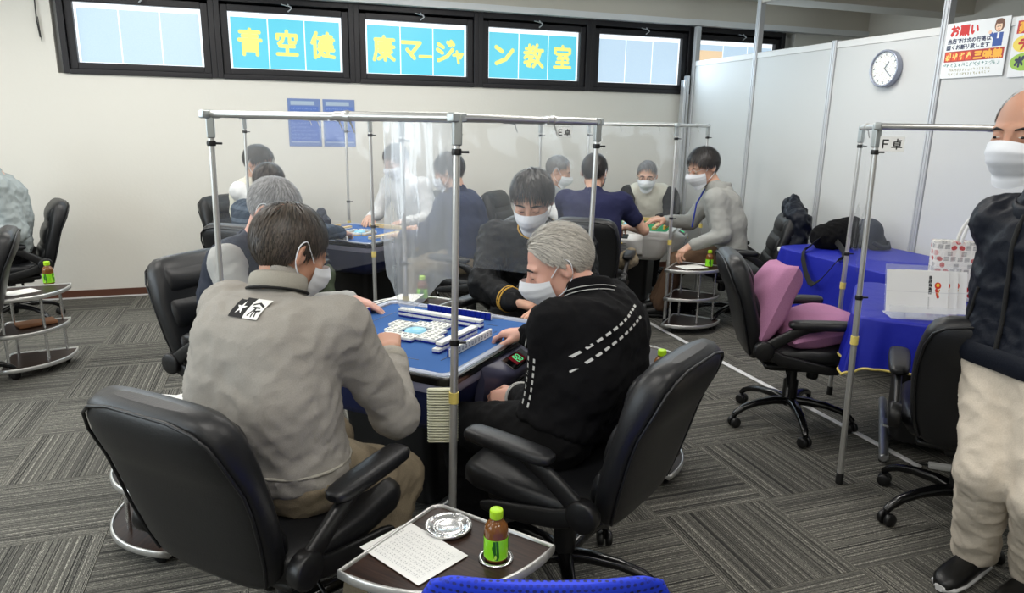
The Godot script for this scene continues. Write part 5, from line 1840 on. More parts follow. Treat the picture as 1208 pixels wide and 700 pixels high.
func grey_sweater_details(p: Dictionary) -> void:
	var t: Node3D = p.node
	band(t, "collar", M.rib_grey, p.o, p.nk + p.up * 0.02, p.up + p.F * 0.15, 0.072, 0.066, 0.05)
	band(t, "collar_line", M.piping_black, p.o, p.nk + p.up * 0.018, p.up + p.F * 0.15, 0.0755, 0.0745, 0.008)
	# patch: black half with a white star, white half with marks
	var im := blank(192, 96, Color(0.90, 0.90, 0.88))
	im.fill_rect(Rect2i(0, 0, 96, 96), Color(0.03, 0.03, 0.035))
	var c := Vector2(48, 50)
	for y in 96:
		for x in 96:
			var q := Vector2(x, y) - c
			var a := fposmod(atan2(q.x, -q.y), TAU / 5) - TAU / 10
			var rr := 30.0 * cos(PI / 5 * 2) / cos(absf(absf(a) - TAU / 10) * 1.0 + PI / 5 * 0.0 + 0.0) if false else 0.0
			var k := absf(a) / (TAU / 10)      # 1 at a tip, 0 in a notch
			rr = lerpf(12.5, 33.0, pow(k, 2.2))
			if q.length() < rr: im.set_pixel(x, y, Color(0.93, 0.93, 0.92))
	for s in [[110, 30, 140, 20], [140, 20, 178, 34], [125, 42, 165, 42], [145, 42, 120, 80], [145, 50, 145, 84], [150, 60, 178, 56], [160, 60, 165, 82]]:
		stroke(im, Vector2(s[0], s[1]), Vector2(s[2], s[3]), 4, Color(0.06, 0.06, 0.06))
	var pm := print_mat("patch_print", im, 0.8)
	var cen: Vector3 = p.nk - p.up * 0.02 - p.F * 0.05 + p.R * 0.03
	var mb := lay(p.top, p.o, cen, p.R * 0.092, -p.up * 0.055, (p.F - Vector3.UP * 0.35).normalized(), 9, 6, 0.008)
	put(mb, "star_patch", pm, t)
	# waistband seam
	var hm := MB.new()
	var ring := []
	var cc: Vector3 = p.pel + p.up * 0.03
	for k in 33:
		var a := TAU * k / 32
		var d: Vector3 = p.R * cos(a) + p.F * sin(a)
		var q: Vector3 = p.top.hit(cc + d * 0.35, -d, 0.33)
		if (q - cc).length() > 0.25: q = cc + d * 0.12
		ring.push_back(q + d * 0.002 - p.o)
	hm.tube(ring, 0.005, 6)
	put(hm, "waist_seam", M.rib_grey, t)
	band(t, "cuff", M.rib_grey, p.o, p.el[1].lerp(p.wr[1], 0.76), p.wr[1] - p.el[1], 0.044, 0.038, 0.045)
	var bl := MB.new()
	bl.box(Transform3D(Basis(p.R, Vector3.UP, -p.F), p.pel - p.o + p.R * 0.14 - p.F * 0.075 + Vector3(0, -0.035, 0)), Vector3(0.035, 0.02, 0.006))
	put(bl, "pocket_tag", M.piping_black, t)

func dashes(p: Dictionary, a: Vector3, b: Vector3, dir: Vector3, n: int, name_: String) -> void:
	for k in n:
		var f := (k + 0.5) / n
		var c := a.lerp(b, f)
		var u := (b - a) / n * 0.62
		var v := u.cross(dir).normalized() * 0.008
		put(lay(p.top, p.o, c, u, v, dir, 4, 2, 0.007), name_, M.cord_white, p.node)

func cardigan_details(p: Dictionary) -> void:
	var t: Node3D = p.node
	var ax: Vector3 = (p.up + p.F * 0.35).normalized()
	band(t, "collar", M.knit_black, p.o, p.nk - p.up * 0.03, ax, 0.082, 0.070, 0.085)
	ring_lines(t, "collar_stripe", M.cord_white, p.o, p.nk - p.up * 0.03 + ax * 0.022, ax, 0.0895, 3, 0.013, 0.0016)
	band(t, "lanyard", M.lanyard_blue, p.o, p.nk - p.up * 0.04, ax, 0.093, 0.091, 0.014)
	for k in 2:
		band(t, "cuff", M.knit_black, p.o, p.el[k].lerp(p.wr[k], 0.80), p.wr[k] - p.el[k], 0.043, 0.038, 0.05)
		ring_lines(t, "cuff_stripe", M.cord_white, p.o, p.el[k].lerp(p.wr[k], 0.85), p.wr[k] - p.el[k], 0.0515, 2, 0.014, 0.003)
	# two dashed lines over the back and the shoulder
	var bk: Vector3 = (p.F * 0.85 - Vector3.UP * 0.45).normalized()
	for r in 2:
		var off: Vector3 = -p.up * 0.045 * r
		var s0: Vector3 = p.sh[0] - p.R * 0.03 - p.up * 0.10 + off - p.F * 0.03
		var s1: Vector3 = p.nk - p.up * 0.055 + p.R * 0.03 + off - p.F * 0.05
		dashes(p, s0, s1, bk, 11, "white_dash")
	# and down the sleeve towards us
	var sd: Vector3 = (p.R * 1.0).normalized()
	for r in 2:
		var off: Vector3 = p.F * 0.03 * r
		dashes(p, p.sh[0] + off + p.F * 0.02 - Vector3(0, 0.08, 0), p.el[0] + off + Vector3(0, 0.04, 0), sd, 7, "white_dash")

func black_jacket_details(p: Dictionary) -> void:
	var t: Node3D = p.node
	band(t, "collar", M.jacket_black, p.o, p.nk - p.up * 0.02, p.up + p.F * 0.3, 0.086, 0.078, 0.065, p.F)
	ring_lines(t, "collar_stripe", M.stripe_yellow, p.o, p.nk - p.up * 0.02 + (p.up + p.F * 0.3).normalized() * 0.03, p.up + p.F * 0.3, 0.0915, 2, 0.016, 0.004)
	for k in 2:
		band(t, "cuff", M.jacket_black, p.o, p.el[k].lerp(p.wr[k], 0.76), p.wr[k] - p.el[k], 0.052, 0.044, 0.056)
		ring_lines(t, "cuff_stripe", M.stripe_yellow, p.o, p.el[k].lerp(p.wr[k], 0.82), p.wr[k] - p.el[k], 0.0575, 2, 0.016, 0.0042)
	var z := MB.new()
	var path := []
	for k in 9:
		var c: Vector3 = p.nk.lerp(p.pel, 0.06 + k / 8.0 * 0.8)
		path.push_back(p.top.hit(c + p.F * 0.4, -p.F, 0.5) + p.F * 0.005 - p.o)
	z.tube(path, 0.006, 6)
	put(z, "front_placket", M.piping_black, t)

func navy_jacket_details(p: Dictionary) -> void:
	var t: Node3D = p.node
	band(t, "collar", M.jacket_navy, p.o, p.nk - p.up * 0.05, p.up + p.F * 0.25, 0.092, 0.082, 0.075, p.F)
	band(t, "shirt_collar", M.shirt_pale_grey, p.o, p.nk - p.up * 0.02, p.up + p.F * 0.3, 0.072, 0.064, 0.05, p.F)
	var z := MB.new()
	var path := []
	for k in 12:
		var c: Vector3 = p.nk.lerp(p.pel, 0.1 + k / 11.0 * 0.85)
		path.push_back(p.top.hit(c + p.F * 0.4, -p.F, 0.5) + p.F * 0.006 - p.o)
	z.tube(path, 0.007, 6)
	put(z, "zip", M.piping_black, t)
	# slanted welt pocket on his right side
	var w := MB.new()
	path = []
	for k in 6:
		var c: Vector3 = p.pel + p.up * (0.20 - 0.028 * k) + p.R * (0.10 + 0.008 * k)
		path.push_back(p.top.hit(c + p.F * 0.4, -p.F, 0.5) + p.F * 0.004 - p.o)
	w.tube(path, 0.006, 6)
	put(w, "pocket_welt", M.piping_black, t)
	# elastic hem
	var hm := MB.new()
	var cc: Vector3 = p.pel - p.up * 0.035
	var rings := []
	for lv in [0.0, 0.02, 0.05, 0.07]:
		var ring := PackedVector3Array()
		for k in 36:
			var a := -TAU * k / 36
			var d: Vector3 = p.R * cos(a) + p.F * sin(a)
			var q: Vector3 = p.top.hit(p.pel + p.up * 0.03 + d * 0.4, -d, 0.38)
			var e: float = 0.010 + (0.008 if lv > 0.01 and lv < 0.06 else 0.0)
			ring.push_back(q + d * e - p.o + p.up * (lv - 0.07))
		rings.push_back(ring)
	hm.loft(rings, false, false)
	put(hm, "jacket_hem", M.jacket_navy, t)

# ---------------------------------------------------------------- partition, notices, clock
func partition() -> void:
	var w := Node3D.new()
	w.name = "wall_partition"
	add_child(w)
	w.set_meta("kind", "structure")
	var zs := [-6.55, -5.57, -4.62, -3.67, -2.70, -1.74, -0.78]
	for k in zs.size() - 1:
		var z0: float = zs[k] + 0.028
		var z1: float = zs[k + 1] - 0.028
		var b := MB.new()
		b.box(T(Vector3(PART_X + 0.02, 1.065, (z0 + z1) / 2)), Vector3(0.03, 2.03, z1 - z0), 0.003)
		put(b, "panel", M.partition_panel, w)
		b = MB.new()
		b.box(T(Vector3(PART_X + 0.02, 2.105, (z0 + z1) / 2)), Vector3(0.042, 0.05, z1 - z0), 0.004)
		put(b, "top_rail", M.white_plastic, w)
		b = MB.new()
		b.box(T(Vector3(PART_X + 0.02, 0.03, (z0 + z1) / 2)), Vector3(0.045, 0.06, z1 - z0), 0.004)
		put(b, "kick_rail", M.aluminium, w)
	for k in zs.size():
		var h := CEIL - 0.002 if k == 1 or k == 3 or k == 5 else 2.14
		if k == 0: h = 2.46
		var b := MB.new()
		b.box(T(Vector3(PART_X + 0.02, h / 2 + 0.001, zs[k])), Vector3(0.055, h, 0.05), 0.006)
		for q in [-0.011, 0.011]:
			b.box(T(Vector3(PART_X - 0.009, h / 2, zs[k] + q)), Vector3(0.006, h - 0.01, 0.008), 0.001)
		put(b, "post", M.aluminium_pale, w)
	# short return of panels at the window end
	for k in 2:
		var b := MB.new()
		b.box(T(Vector3(PART_X - 0.05 - 0.045 * k, 1.0 - 0.02 * k, -6.575 + 0.02 * k)), Vector3(0.03, 1.98 - 0.05 * k, 0.07), 0.006)
		put(b, "return_post", M.aluminium_pale, w)

func clock() -> void:
	var t := thing("wall_clock", "round silver-rimmed wall clock on the white partition", "clock", Vector3(PART_X - 0.0, 1.90, -4.08), 0)
	var X := Transform3D(Basis(Vector3(0, 0, 1), PI / 2), Vector3.ZERO)     # lathe axis to -x
	var b := MB.new()
	b.lathe([Vector2(0.118, -0.006), Vector2(0.125, 0.0), Vector2(0.126, 0.036), Vector2(0.12, 0.042), Vector2(0.112, 0.040), Vector2(0.109, 0.03)], X, 40, true, false)
	put(b, "rim", M.lip_grey, t)
	b = MB.new()
	b.lathe([Vector2(0.11, 0.020), Vector2(0.11, 0.026)], X, 40)
	var fc := put(b, "dial", M.paper, t)
	for k in 12:
		b = MB.new()
		var a := TAU * k / 12
		b.box(T(Vector3(-0.0268, cos(a) * 0.094, sin(a) * 0.094), Vector3(a, 0, 0)), Vector3(0.0012, 0.016, 0.005))
		put(b, "hour_mark", M.piping_black, fc)
	for q in [[0.6, 0.055, 0.007], [2.3, 0.085, 0.005]]:
		b = MB.new()
		b.box(T(Vector3(-0.0295, cos(q[0]) * q[1] / 2, sin(q[0]) * q[1] / 2), Vector3(q[0], 0, 0)), Vector3(0.001, q[1], q[2]))
		put(b, "clock_hand", M.piping_black, fc)
	b = MB.new()
	b.lathe([Vector2(0.110, 0.034), Vector2(0.110, 0.036)], X, 40)
	put(b, "glass", M.clock_glass, t)

func notices() -> void:
	var rng := RandomNumberGenerator.new()
	rng.seed = 21
	var red := Color(0.82, 0.12, 0.10)
	var ink := Color(0.12, 0.15, 0.28)
	# request poster
	var im := blank(512, 400, Color(0.93, 0.94, 0.94))
	write(im, "お願い", 40, 22, 70, 74, 82, 7.5, red)
	write(im, "当店では次の行為は", 26, 116, 36, 34, 40, 3.0, ink)
	write(im, "固くお断り致します", 22, 160, 36, 34, 40, 3.0, ink)
	im.fill_rect(Rect2i(16, 206, 480, 76), Color(0.70, 0.14, 0.07))
	for k in 4:
		im.fill_rect(Rect2i(24 + k * 56, 214, 50, 60), Color(0.90, 0.30, 0.10))
		for q in 6: stroke(im, Vector2(28 + k * 56 + rng.randf() * 42, 218 + rng.randf() * 52), Vector2(28 + k * 56 + rng.randf() * 42, 218 + rng.randf() * 52), 4, Color(0.98, 0.85, 0.45))
	write(im, "三味線", 262, 216, 66, 56, 76, 7.0, Color(0.99, 0.72, 0.20))
	scribble(im, 16, 292, 470, 30, Color(0.20, 0.45, 0.42), rng)
	scribble(im, 70, 332, 340, 22, Color(0.55, 0.52, 0.35), rng)
	scribble(im, 70, 360, 340, 22, Color(0.55, 0.52, 0.35), rng)
	# clerk drawn beside the title
	disc(im, Vector2(432, 54), 38, 46, Color(0.42, 0.24, 0.12))
	disc(im, Vector2(428, 64), 25, 32, Color(0.97, 0.82, 0.70))
	disc(im, Vector2(432, 28), 34, 18, Color(0.42, 0.24, 0.12))
	im.fill_rect(Rect2i(396, 104, 74, 92), Color(0.13, 0.30, 0.62))
	im.fill_rect(Rect2i(424, 104, 16, 40), Color(0.95, 0.95, 0.95))
	stroke(im, Vector2(400, 130), Vector2(372, 104), 11, Color(0.13, 0.30, 0.62))
	disc(im, Vector2(366, 96), 13, 13, Color(0.97, 0.82, 0.70))
	stroke(im, Vector2(416, 64), Vector2(423, 62), 2, Color(0.1, 0.08, 0.08))
	stroke(im, Vector2(434, 62), Vector2(441, 64), 2, Color(0.1, 0.08, 0.08))
	stroke(im, Vector2(423, 80), Vector2(434, 80), 2, Color(0.8, 0.25, 0.2))
	var o := put(sheet(0.42, 0.33), "request_poster", print_mat("request_print", im, 0.35), self, T(Vector3(PART_X - 0.004, 1.975, -3.435), Vector3(0, -PI / 2, 0)))
	meta(o, "white laminated poster with red title and drawn clerk on the partition", "poster")
	im = blank(512, 400, Color(0.93, 0.94, 0.94))
	im.fill_rect(Rect2i(20, 26, 250, 86), Color(0.78, 0.16, 0.08))
	write(im, "発チ", 34, 36, 80, 68, 100, 8, Color(0.99, 0.70, 0.15))
	disc(im, Vector2(90, 180), 84, 56, Color(0.97, 0.86, 0.35))
	write(im, "チ", 48, 142, 80, 78, 80, 8, Color(0.78, 0.15, 0.08))
	disc(im, Vector2(110, 300), 106, 60, Color(0.62, 0.78, 0.28))
	write(im, "ポン", 40, 266, 68, 68, 80, 8, ink)
	scribble(im, 260, 150, 220, 34, ink, rng)
	scribble(im, 260, 280, 220, 34, ink, rng)
	o = put(sheet(0.42, 0.33), "call_poster", print_mat("call_print", im, 0.35), self, T(Vector3(PART_X - 0.004, 1.96, -2.985), Vector3(0, -PI / 2, 0)))
	meta(o, "laminated poster with yellow and green ovals next to the request poster", "poster")
	# two blue notices on the back wall
	for k in 2:
		im = blank(192, 272, Color(0.45, 0.53, 0.72))
		im.fill_rect(Rect2i(18, 14, 140, 22), Color(0.66, 0.73, 0.80))
		im.fill_rect(Rect2i(12, 42, 168, 200), Color(0.36, 0.47, 0.74))
		for r in 9: scribble(im, 20, 50 + r * 21, rng.randf_range(90, 150), 12, Color(0.60, 0.68, 0.85), rng)
		im.fill_rect(Rect2i(12, 246, 168, 4), Color(0.7, 0.76, 0.85))
		o = put(sheet(0.275, 0.405), "blue_notice", print_mat("notice_print_%d" % k, im, 0.6), self, T(Vector3(0.30 + 0.295 * k, 1.465, WALL_Z + 0.002)))
		meta(o, ["blue printed notice on the back wall, the one farther from the partition", "blue printed notice on the back wall, the one nearer the partition"][k], "notice", "blue notices")
	# table signs
	im = blank(192, 128, Color(0.93, 0.93, 0.92))
	glyph(im, "F", 14, 28, 62, 74, 6, Color(0.08, 0.08, 0.08))
	glyph(im, "卓", 92, 22, 84, 84, 5, Color(0.08, 0.08, 0.08))
	o = put(sheet(0.085, 0.056), "table_sign", print_mat("sign_f", im, 0.4), self, T(Vector3(2.235, 1.432, -2.155), Vector3(0, -0.67, 0)))
	meta(o, "small white sign reading F with a table character on the steel frame", "sign", "table signs")
	im = blank(192, 128, Color(0.93, 0.93, 0.92))
	glyph(im, "E", 14, 28, 62, 74, 6, Color(0.08, 0.08, 0.08))
	glyph(im, "卓", 92, 22, 84, 84, 5, Color(0.08, 0.08, 0.08))
	o = put(sheet(0.062, 0.04), "table_sign", print_mat("sign_e", im, 0.4), self, T(Vector3(1.155, 1.452, -2.785), Vector3(0, -0.4, 0)))
	meta(o, "small white sign reading E with a table character under the steel bar", "sign", "table signs")
	# window rod on the wall
	var b := MB.new()
	b.tube([Vector3(0, 0.32, 0.01), Vector3(-0.005, 0.1, 0.012), Vector3(0.005, -0.03, 0.012)], 0.005, 6)
	b.tube([Vector3(0.004, 0.12, 0.012), Vector3(0.012, -0.06, 0.012)], 0.003, 6)
	meta(put(b, "window_rod", M.plastic_black, self, T(Vector3(-1.63, 2.1, WALL_Z + 0.005))), "thin black window rod hanging on the wall beside the frosted window", "rod")

# ---------------------------------------------------------------- cloth-covered tables and what lies on them
func cloth(called: String, label: String, c: Vector2, turn: float, hx: float, hz: float, top: float, low: float, hem: bool, seed_: int) -> void:
	var t := thing(called, label, "tablecloth", Vector3(c.x, 0, c.y), turn, "blue tablecloths")
	var n := FastNoiseLite.new()
	n.seed = seed_; n.frequency = 1.0
	var N := 160
	var rings := []
	var lv := [[top + 0.004, 0.45, 0.0], [top + 0.004, 0.97, 0.0], [top, 0.995, 0.0], [top - 0.008, 1.005, 0.0], [lerpf(top, low, 0.25), 1.01, 0.25], [lerpf(top, low, 0.5), 1.02, 0.5], [lerpf(top, low, 0.75), 1.025, 0.8], [low, 1.03, 1.0]]
	for q in lv:
		var ring := PackedVector3Array()
		for k in N:
			var a := -TAU * k / N
			var cc := cos(a); var ss := sin(a)
			var e := 9.0
			var p: Vector3 = Vector3(signf(cc) * pow(absf(cc), 2.0 / e) * hx, 0, signf(ss) * pow(absf(ss), 2.0 / e) * hz) * q[1]
			var out := Vector3(cc, 0, ss)
			var corner := pow(absf(sin(2.0 * a)), 6.0)
			p += out * q[2] * (0.018 * n.get_noise_2d(cc * 3.4, ss * 3.4) + 0.012 * sin(a * 17.0) + 0.05 * corner)
			p.y = q[0] + q[2] * 0.02 * n.get_noise_2d(cc * 2.0 + 7.0, ss * 2.0) - (0.05 * corner * q[2])
			if q[2] == 0.0 and q[1] < 0.99: p.y += 0.003 * n.get_noise_2d(p.x * 9.0, p.z * 9.0)
			ring.push_back(p)
		rings.push_back(ring)
	var b := MB.new()
	b.loft(rings, true, false)
	var tri_n := N
	put(b, "cover", M.cloth_blue, t)
	if hem:
		var path := []
		for k in N + 1: path.push_back(rings[7][k % N])
		b = MB.new()
		b.tube(path, 0.006, 6, false)
		put(b, "hem_tape", M.tape_yellow, t)

func bags() -> void:
	cloth("table_cover", "glossy blue cloth with yellow hem over the table with envelopes", Vector2(2.98, -2.38), PI / 4, 0.43, 0.43, 0.685, 0.47, true, 3)
	cloth("table_cover", "plain blue cloth over the long table with the black bag by the partition", Vector2(3.66, -3.48), 0.0, 0.38, 0.58, 0.69, 0.30, false, 4)
	var t := thing("folding_table", "long folding table hidden under the plain blue cloth by the partition", "table", Vector3(3.66, 0, -3.48), 0)
	var b := MB.new()
	b.box(T(Vector3(0, 0.672, 0)), Vector3(0.72, 0.03, 1.12), 0.006)
	put(b, "table_top", M.white_plastic, t)
	for q in [[-1, -1], [1, -1], [1, 1], [-1, 1]]:
		b = MB.new()
		b.tube([Vector3(q[0] * 0.31, 0.0, q[1] * 0.5), Vector3(q[0] * 0.31, 0.66, q[1] * 0.5)], 0.014, 10)
		put(b, "leg", M.aluminium, t)
	# shoulder bag
	var o := Vector3(3.66, 0.695, -3.88)
	t = thing("shoulder_bag", "black nylon shoulder bag with a long strap on the blue cloth", "bag", o, 0)
	var f := Field.new(Vector3(-0.25, -0.02, -0.2), Vector3(0.25, 0.3, 0.2), 0.012)
	f.cap(Vector3(-0.12, 0.075, 0.0), Vector3(0.13, 0.095, -0.02), 0.08, 0.09, 0.03)
	f.cap(Vector3(-0.10, 0.05, 0.04), Vector3(0.14, 0.055, 0.04), 0.05, 0.055, 0.03)
	f.cap(Vector3(-0.02, 0.12, -0.02), Vector3(0.14, 0.14, -0.02), 0.055, 0.06, 0.03)
	f.cut_below(Vector3.ZERO, Vector3.UP)
	b = MB.new()
	f.mesh(b)
	wrinkle(b, 0.012, 8, 12.0)
	put(b, "bag_body", M.black_cloth, t)
	b = MB.new()
	var rings := []
	for p in [[-0.12, 0.09, 0.02], [-0.22, 0.06, 0.05], [-0.32, 0.022, 0.09], [-0.385, 0.018, 0.13], [-0.412, -0.03, 0.16], [-0.425, -0.12, 0.22], [-0.43, -0.17, 0.27], [-0.43, -0.175, 0.30], [-0.43, -0.13, 0.36], [-0.42, -0.05, 0.42], [-0.397, 0.012, 0.45], [-0.33, 0.018, 0.42], [-0.2, 0.03, 0.28], [-0.1, 0.06, 0.1]]:
		rings.push_back(b.sring(Vector3(p[0], p[1], p[2]), Vector3(0.006, 0.016, 0.008), Vector3(-0.002, 0.002, -0.001), 8, 4.0))
	b.loft(rings)
	put(b, "strap", M.piping_black, t)
	# cap
	t = thing("baseball_cap", "dark grey cap leaning against the black shoulder bag", "cap", Vector3(3.86, 0.70, -3.82), 0.3)
	f = Field.new(Vector3(-0.16, -0.03, -0.16), Vector3(0.16, 0.26, 0.2), 0.01)
	f.ell(Vector3(0, 0.10, 0), Basis.from_euler(Vector3(0.9, 0, 0.2)), Vector3(0.095, 0.10, 0.10), 0.01)
	f.ell(Vector3(0, 0.06, 0.05), Basis.from_euler(Vector3(0.9, 0, 0.2)), Vector3(0.098, 0.03, 0.11), 0.02)
	b = MB.new()
	f.mesh(b)
	put(b, "crown", M.vest_slate, t)
	b = MB.new()
	b.tube([Vector3(-0.09, 0.05, 0.09), Vector3(-0.05, 0.02, 0.13), Vector3(0.03, 0.015, 0.14), Vector3(0.09, 0.04, 0.10)], [0.012, 0.016, 0.016, 0.012], 8)
	put(b, "brim", M.vest_slate, t)
	# tote bag
	var im := blank(256, 256, Color(0.90, 0.89, 0.86))
	var rng := RandomNumberGenerator.new()
	rng.seed = 6
	for r in 5:
		for q in 5:
			var c := Vector2(26 + q * 50 + (r % 2) * 24, 30 + r * 48)
			var kind := (q * 2 + r) % 3
			var colr := Color(0.72, 0.10, 0.10) if kind == 0 else Color(0.40, 0.40, 0.40)
			for g in 3:
				var d := Vector2.from_angle(TAU * g / 3 + 0.5) * 14
				if kind == 0: stroke(im, c + d, c + d * 1.3, 8.5, colr)
				else:
					for z in 4: stroke(im, c + d + Vector2(-8, -7 + z * 4.5), c + d + Vector2(8, -9 + z * 4.5), 1.2, colr)
	t = thing("tote_bag", "white tote bag with red and grey diamond print on the blue cloth", "bag", Vector3(3.17, 0.692, -2.47), -0.62)
	t.scale = Vector3(1.25, 1.25, 1.25)
	b = MB.new()
	rings = []
	for a in [[0.0, 0.13, 0.045], [0.02, 0.145, 0.055], [0.12, 0.15, 0.05], [0.22, 0.155, 0.035], [0.225, 0.152, 0.03]]:
		rings.push_back(b.sring(Vector3(0, a[0], 0), Vector3(a[1], 0, 0), Vector3(0, 0, -a[2]), 24, 6.0))
	b.loft(rings)
	var tm := print_mat("tote_print", im, 0.8)
	triplanar(tm, 4.2)
	put(b, "bag_body", tm, t)
	for s in [-1.0, 1.0]:
		b = MB.new()
		var path := []
		for k in 11:
			var a := PI * k / 10
			path.push_back(Vector3(0.065 * cos(a), 0.20 + 0.13 * sin(a), s * (0.03 - 0.01 * sin(a))))
		b.tube(path, 0.006, 8)
		put(b, "handle", M.paper, t)
	# acrylic stand with envelopes
	t = thing("acrylic_stand", "clear acrylic stand holding white envelopes on the blue cloth", "stand", Vector3(2.68, 0.692, -2.30), -0.5)
	t.scale = Vector3(1.3, 1.3, 1.3)
	b = MB.new()
	b.box(T(Vector3(0, 0.085, -0.02), Vector3(-0.28, 0, 0)), Vector3(0.235, 0.165, 0.003), 0.001)
	put(b, "back_plate", M.clear_acrylic, t)
	b = MB.new()
	b.box(T(Vector3(0, 0.003, 0.03)), Vector3(0.235, 0.003, 0.10), 0.001)
	put(b, "base_plate", M.clear_acrylic, t)
	b = MB.new()
	b.box(T(Vector3(0, 0.022, 0.055), Vector3(-0.28, 0, 0)), Vector3(0.235, 0.04, 0.003), 0.001)
	put(b, "front_lip", M.clear_acrylic, t)
	im = blank(288, 192, Color(0.94, 0.94, 0.93))
	disc(im, Vector2(238, 64), 15, 15, Color(0.85, 0.22, 0.10))
	disc(im, Vector2(238, 62), 8, 8, Color(0.97, 0.75, 0.25))
	stroke(im, Vector2(232, 84), Vector2(240, 116), 6, Color(0.80, 0.18, 0.12))
	stroke(im, Vector2(246, 84), Vector2(238, 104), 3, Color(0.85, 0.55, 0.2))
	for k in 5: glyph(im, ["当", "店", "発", "為", "行"][k], 196, 22 + k * 17, 15, 14, 1.6, Color(0.1, 0.1, 0.1))
	for k in 8: stroke(im, Vector2(196, 120 + k * 7), Vector2(200, 122 + k * 7), 1.0, Color(0.3, 0.3, 0.3))
	im.fill_rect(Rect2i(0, 96, 288, 2), Color(0.84, 0.84, 0.85))
	var em := print_mat("envelope_print", im, 0.7)
	for k in 3:
		var e := put(sheet(0.25, 0.185, 0.0025), "gift_envelope", em, self, Transform3D(Basis(Vector3.UP, -0.5), Vector3(2.68, 0.692, -2.30)) * T(Vector3(-0.035 + 0.04 * (2 - k), 0.108, 0.0 + 0.009 * k), Vector3(-0.28, 0, 0)))
		meta(e, ["white gift envelope with red ornament, rearmost in the acrylic stand", "white gift envelope with red ornament, middle one in the acrylic stand", "white gift envelope with red ornament, foremost in the acrylic stand"][k], "envelope", "gift envelopes")

func pillow(label: String, xf: Transform3D, sx: float, sy: float, sz: float) -> void:
	var b := MB.new()
	var nu := 26; var nv := 26
	for side in [1.0, -1.0]:
		var pts := []
		for v in nv:
			for u in nu:
				var x := 2.0 * u / (nu - 1) - 1.0
				var y := 2.0 * v / (nv - 1) - 1.0
				var k := pow(maxf(0.0, (1.0 - pow(x, 4.0)) * (1.0 - pow(y, 4.0))), 0.45)
				var pinch := 1.0 - 0.06 * (1.0 - pow(absf(x * y), 1.5)) * maxf(absf(x), absf(y))
				var fold := 0.006 * sin(x * 9.0 + y * 5.0) * (1.0 - k) + 0.004 * sin(x * 4.0 - y * 7.0)
				pts.push_back(Vector3(x * sx * pinch * side, y * sy * pinch, side * (sz * k) + fold * k))
		b.grid(pts, nu, nv)
	var fixed := MB.new()
	fixed.v = b.v; fixed.u = b.u; fixed.c = b.c
	for k in range(0, b.i.size(), 3): fixed.tri(b.i[k], b.i[k + 2], b.i[k + 1])
	var o := put(fixed, "seat_cushion", M.pink_cotton, self, xf)
	meta(o, label, "cushion", "pink cushions")

